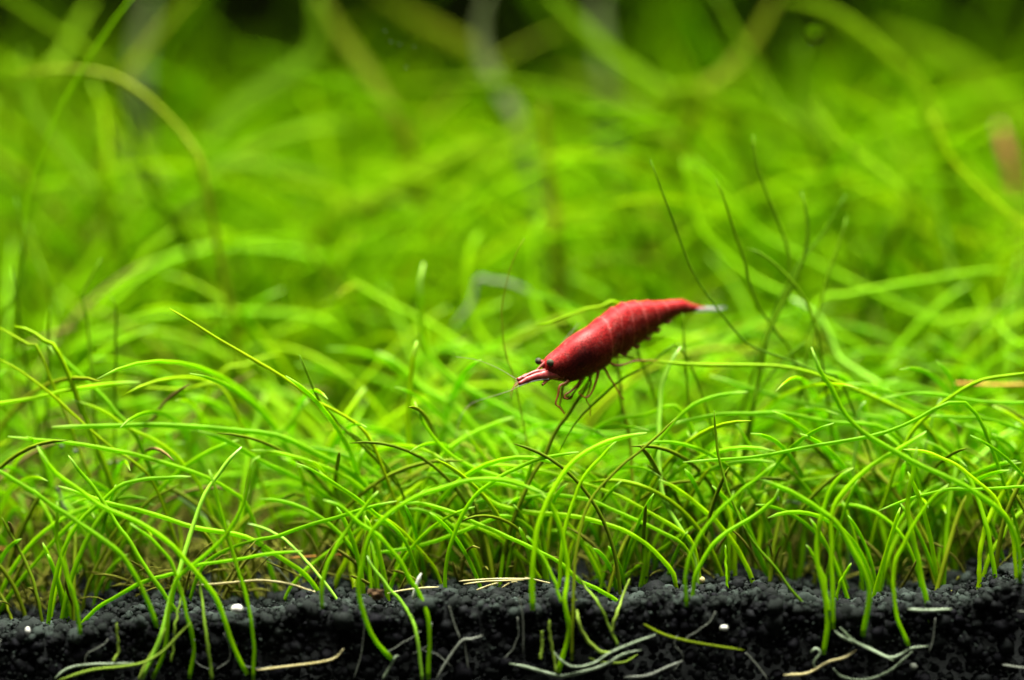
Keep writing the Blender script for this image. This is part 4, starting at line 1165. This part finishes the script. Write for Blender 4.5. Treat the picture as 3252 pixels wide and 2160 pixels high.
def build_shrimp():
    root = empty('shrimp', sp(900, 1260))
    tag(root, 'red shrimp perched on the green grass, facing left', 'shrimp')
    D = [sp(*a) for a, b, w in STN]; Vv = [sp(*b) for a, b, w in STN]; W = [w for a, b, w in STN]
    NS, NR = 176, 40
    V, F, H, DK, BD = [], [], [], [], []
    last = len(STN) - 1
    for i in range(NS + 1):
        s = last * i / NS
        d, v, w = crv(D, s), crv(Vv, s), crv(W, s) * .001
        c = (d + v) / 2; h = (d - v) / 2
        # each abdominal ring overlaps the next: a small step at its rear edge
        ring, edge = 0.0, 0.0
        for a, b in zip(SEG, SEG[1:]):
            if a <= s < b:
                u = (s - a) / (b - a)
                ring = .075 * u ** 2 - .025
                edge = max(edge, math.exp(-((u - 1) / .10) ** 2), .7 * math.exp(-(u / .12) ** 2))
        if s < SEG[0]:
            ring = .03 * smooth(max(0, (s - 7.2) / 1.15)) if s > 7.2 else 0
            edge = math.exp(-((s - SEG[0]) / .18) ** 2)
        for k in range(NR):
            a = 2 * math.pi * k / NR
            ca, sa = math.cos(a), math.sin(a)
            lat = w * math.copysign(abs(sa) ** .85, sa) * (1 + .12 * ca)
            scal = 1.0
            if ca < -.3 and SEG[0] < s < SEG[-2]:
                for q, b in zip(SEG, SEG[1:]):
                    if q <= s < b:
                        scal = 1 + .13 * math.sin(math.pi * (s - q) / (b - q)) * (-ca - .3) - .03
            p = c + h * (ca * scal * (1 + ring)) + LAT * (lat * (1 + ring))
            V.append(p)
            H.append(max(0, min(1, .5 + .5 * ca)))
            st = math.exp(-((s - 5.5) / 1.5) ** 2 - ((ca - .05) / .55) ** 2) * 1.0
            st = max(st, .55 * math.exp(-((s - 5.0) / 1.3) ** 2 - ((ca + .8) / .4) ** 2))
            DK.append(min(1, 1.25 * st * (0.75 + .8 * abs(noise.noise(p * 1200)))))
            top = smooth(max(0, min(1, (ca + .1) / .7)))
            bb = edge * (.12 + .88 * top) * (.30 + .9 * abs(noise.noise(Vector((round(s * .74) * 3.7, a * 1.3, 0)))))
            bb = max(bb, .50 * math.exp(-((s - 6.0) / .8) ** 2 - ((ca - .82) / .16) ** 2), .30 * math.exp(-((s - 2.6) / .8) ** 2) * top)
            BD.append(min(1, bb))
    for i in range(NS):
        for k in range(NR):
            k2 = (k + 1) % NR
            F.append((i * NR + k, (i + 1) * NR + k, (i + 1) * NR + k2, i * NR + k2))
    F.append(tuple(range(NR)))
    F.append(tuple(NS * NR + k for k in reversed(range(NR))))
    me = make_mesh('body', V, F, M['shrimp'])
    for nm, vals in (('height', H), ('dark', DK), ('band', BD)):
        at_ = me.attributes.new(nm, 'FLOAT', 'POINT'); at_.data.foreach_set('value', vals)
    body = link('body', me, root)

    def limb(name, pts, lat0, lat1, r0, r1, mat, n=24, flat=1.0, joints=True, sides=8, fdir=None):
        P = [sp(a, b, lat0 + (lat1 - lat0) * i / (len(pts) - 1)) for i, (a, b) in enumerate(pts)]
        cur = catmull(P, n)
        rad = []
        for i in range(n + 1):
            t = i / n
            r = r0 + (r1 - r0) * t
            if joints:
                r *= 1 + .22 * max(0, math.cos(t * math.pi * 2 * (len(pts) - 1) * .5)) ** 6
            rad.append(r * .00088)
        Vt, Ft, T, R = tube_data(cur, rad, sides, flat, flat_dir=fdir)
        return link(name, make_mesh(name, Vt, Ft, M[mat]), root)

    LEGS = [([(740,955),(700,985),(660,1005),(645,1085),(622,1168),(655,1200),(703,1262)], -.9, -1.3, .17, .07),
            ([(760,955),(720,990),(692,1010),(680,1090),(664,1165),(668,1195),(710,1255)], .7, .3, .15, .06),
            ([(860,930),(830,985),(790,1030),(750,1062),(712,1085),(700,1112)], -.8, -1.0, .15, .10),
            ([(900,910),(860,975),(815,1035),(785,1075),(765,1120),(725,1125)], .4, 0, .14, .10),
            ([(960,890),(930,960),(895,1010),(850,1055),(835,1070),(880,1100),(905,1112)], .6, .2, .15, .07),
            ([(1015,865),(1005,930),(975,1020),(940,1085),(908,1112),(870,1098),(835,1070)], -1.0, -1.2, .17, .07),
            ([(930,910),(950,985),(905,1118),(935,1180),(942,1230),(938,1278)], -.4, -.6, .12, .06),
            ([(1055,825),(1085,860),(1115,920),(1160,985),(1205,1065),(1225,1098),(1258,1128)], -.8, -1.1, .16, .06),
            ([(1100,765),(1130,795),(1175,815),(1250,808),(1330,782),(1400,770),(1500,768),(1605,778)], -.9, -1.5, .16, .06),
            ([(1140,730),(1190,738),(1250,738),(1330,752),(1400,772),(1470,775)], .8, .6, .15, .06)]
    for pts, l0, l1, r0, r1 in LEGS:
        limb('walking_leg', pts, l0, l1, r0, r1, 'leg')
    for pts, lt in (([(700,1110),(712,1122),(735,1118)], -1.0), ([(725,1125),(742,1108),(765,1098)], 0.0)):
        limb('claw', pts, lt, lt, .17, .06, 'leg', n=10)
    limb('mouth_leg', [(570,930),(540,955),(515,980),(500,996)], -.6, -.8, .20, .14, 'leg', n=12)
    # swimming legs under the abdomen
    for pts in ([(1225,690),(1260,712),(1285,700)], [(1340,625),(1375,648),(1400,630)], [(1440,550),(1480,572),(1505,545)],
                [(1530,478),(1565,498),(1592,470)], [(1620,405),(1655,420),(1690,398)]):
        limb('swimmeret', pts, -.5, -.8, .32, .12, 'redpart', n=10, flat=.5)
    # tail fan
    limb('tail_fan', [(1900,300),(1990,294),(2080,288),(2192,282)], 0, .1, .30, .07, 'palepart', n=16, flat=.25, joints=False, fdir=LAT)
    limb('tail_fan', [(1890,305),(1990,300),(2080,298),(2150,304)], -.35, -.7, .30, .10, 'palepart', n=16, flat=.25, joints=False, fdir=LAT)
    limb('tail_fan', [(1890,300),(1990,296),(2070,296),(2140,300)], .35, .8, .30, .10, 'palepart', n=16, flat=.25, joints=False, fdir=LAT)
    # rostrum, antennal scales, stalks
    limb('rostrum', [(610,715),(540,778),(485,826),(445,862),(415,888)], 0, 0, .36, .06, 'pinkpart', n=18, flat=.6, joints=False)
    limb('antennal_scale', [(680,880),(600,897),(520,908),(450,918),(370,945),(285,988)], -.5, -.68, .70, .26, 'redpart', n=26, flat=.7, joints=True, fdir=LAT)
    limb('antennal_scale', [(660,860),(570,880),(520,888),(450,892),(360,915),(270,950)], .6, .5, .56, .24, 'redpart', n=26, flat=.7, joints=True, fdir=LAT)
    limb('scale_fringe', [(560,940),(480,948),(400,965),(340,985),(280,1008)], -.8, -.8, .08, .06, 'palepart', n=16, joints=False)
    limb('antennule_base', [(600,858),(520,868),(440,876),(370,902),(318,935)], -.1, -.2, .36, .17, 'pinkpart', n=20)
    for q, (zx, zy) in enumerate(((262,1004),(248,978),(246,952),(290,1022),(256,1020))):
        limb('antennule', [(318,960),(290,970),((zx + 290) / 2, (zy + 972) / 2),(zx, zy)], -.3 + .15 * q, -.5 + .3 * q, .06, .02, 'feeler', n=10, joints=False, sides=5)
    for (ex, ey, lt, r) in ((572, 790, -.84, .38), (463, 776, .95, .35)):
        c = sp(ex, ey, lt)
        Ve = [c + Vector(v) * (r * .001) for v in ICO_V]
        e = link('eye', make_mesh('eye', Ve, ICO_F, M['eye']), root)
        limb('eye_stalk', [(ex + 8, ey + 34), (ex + 4, ey + 16), (ex, ey)] if lt < 0 else [(545, 800), (505, 788), (ex, ey)], lt * .7, lt, .26, .30, 'redpart', n=8, joints=False)
    limb('antenna', [(300,965),(255,938),(180,890),(90,840),(0,800),(-120,760),(-300,735)], .4, 4, .036, .015, 'feeler', n=24, joints=False, sides=5)
    limb('antenna', [(300,995),(220,1040),(120,1075),(0,1112),(-160,1170),(-260,1300),(-300,1500)], -.7, -3, .036, .015, 'feeler', n=24, joints=False, sides=5)
    limb('antenna', [(420,905),(500,800),(600,705),(700,590),(770,505),(840,425)], 1.0, 3.2, .05, .02, 'feeler', n=24, joints=False, sides=5)
    limb('antennule', [(280,985),(240,1010),(215,1050),(202,1110)], -.5, -.8, .05, .02, 'leg', n=14, joints=False, sides=5)
    limb('antennule', [(275,975),(245,1000),(225,1060),(215,1130)], .2, .2, .05, .02, 'leg', n=14, joints=False, sides=5)
    limb('antennule', [(285,960),(255,975),(235,1000),(228,1025)], .5, .6, .05, .02, 'leg', n=14, joints=False, sides=5)
build_shrimp()
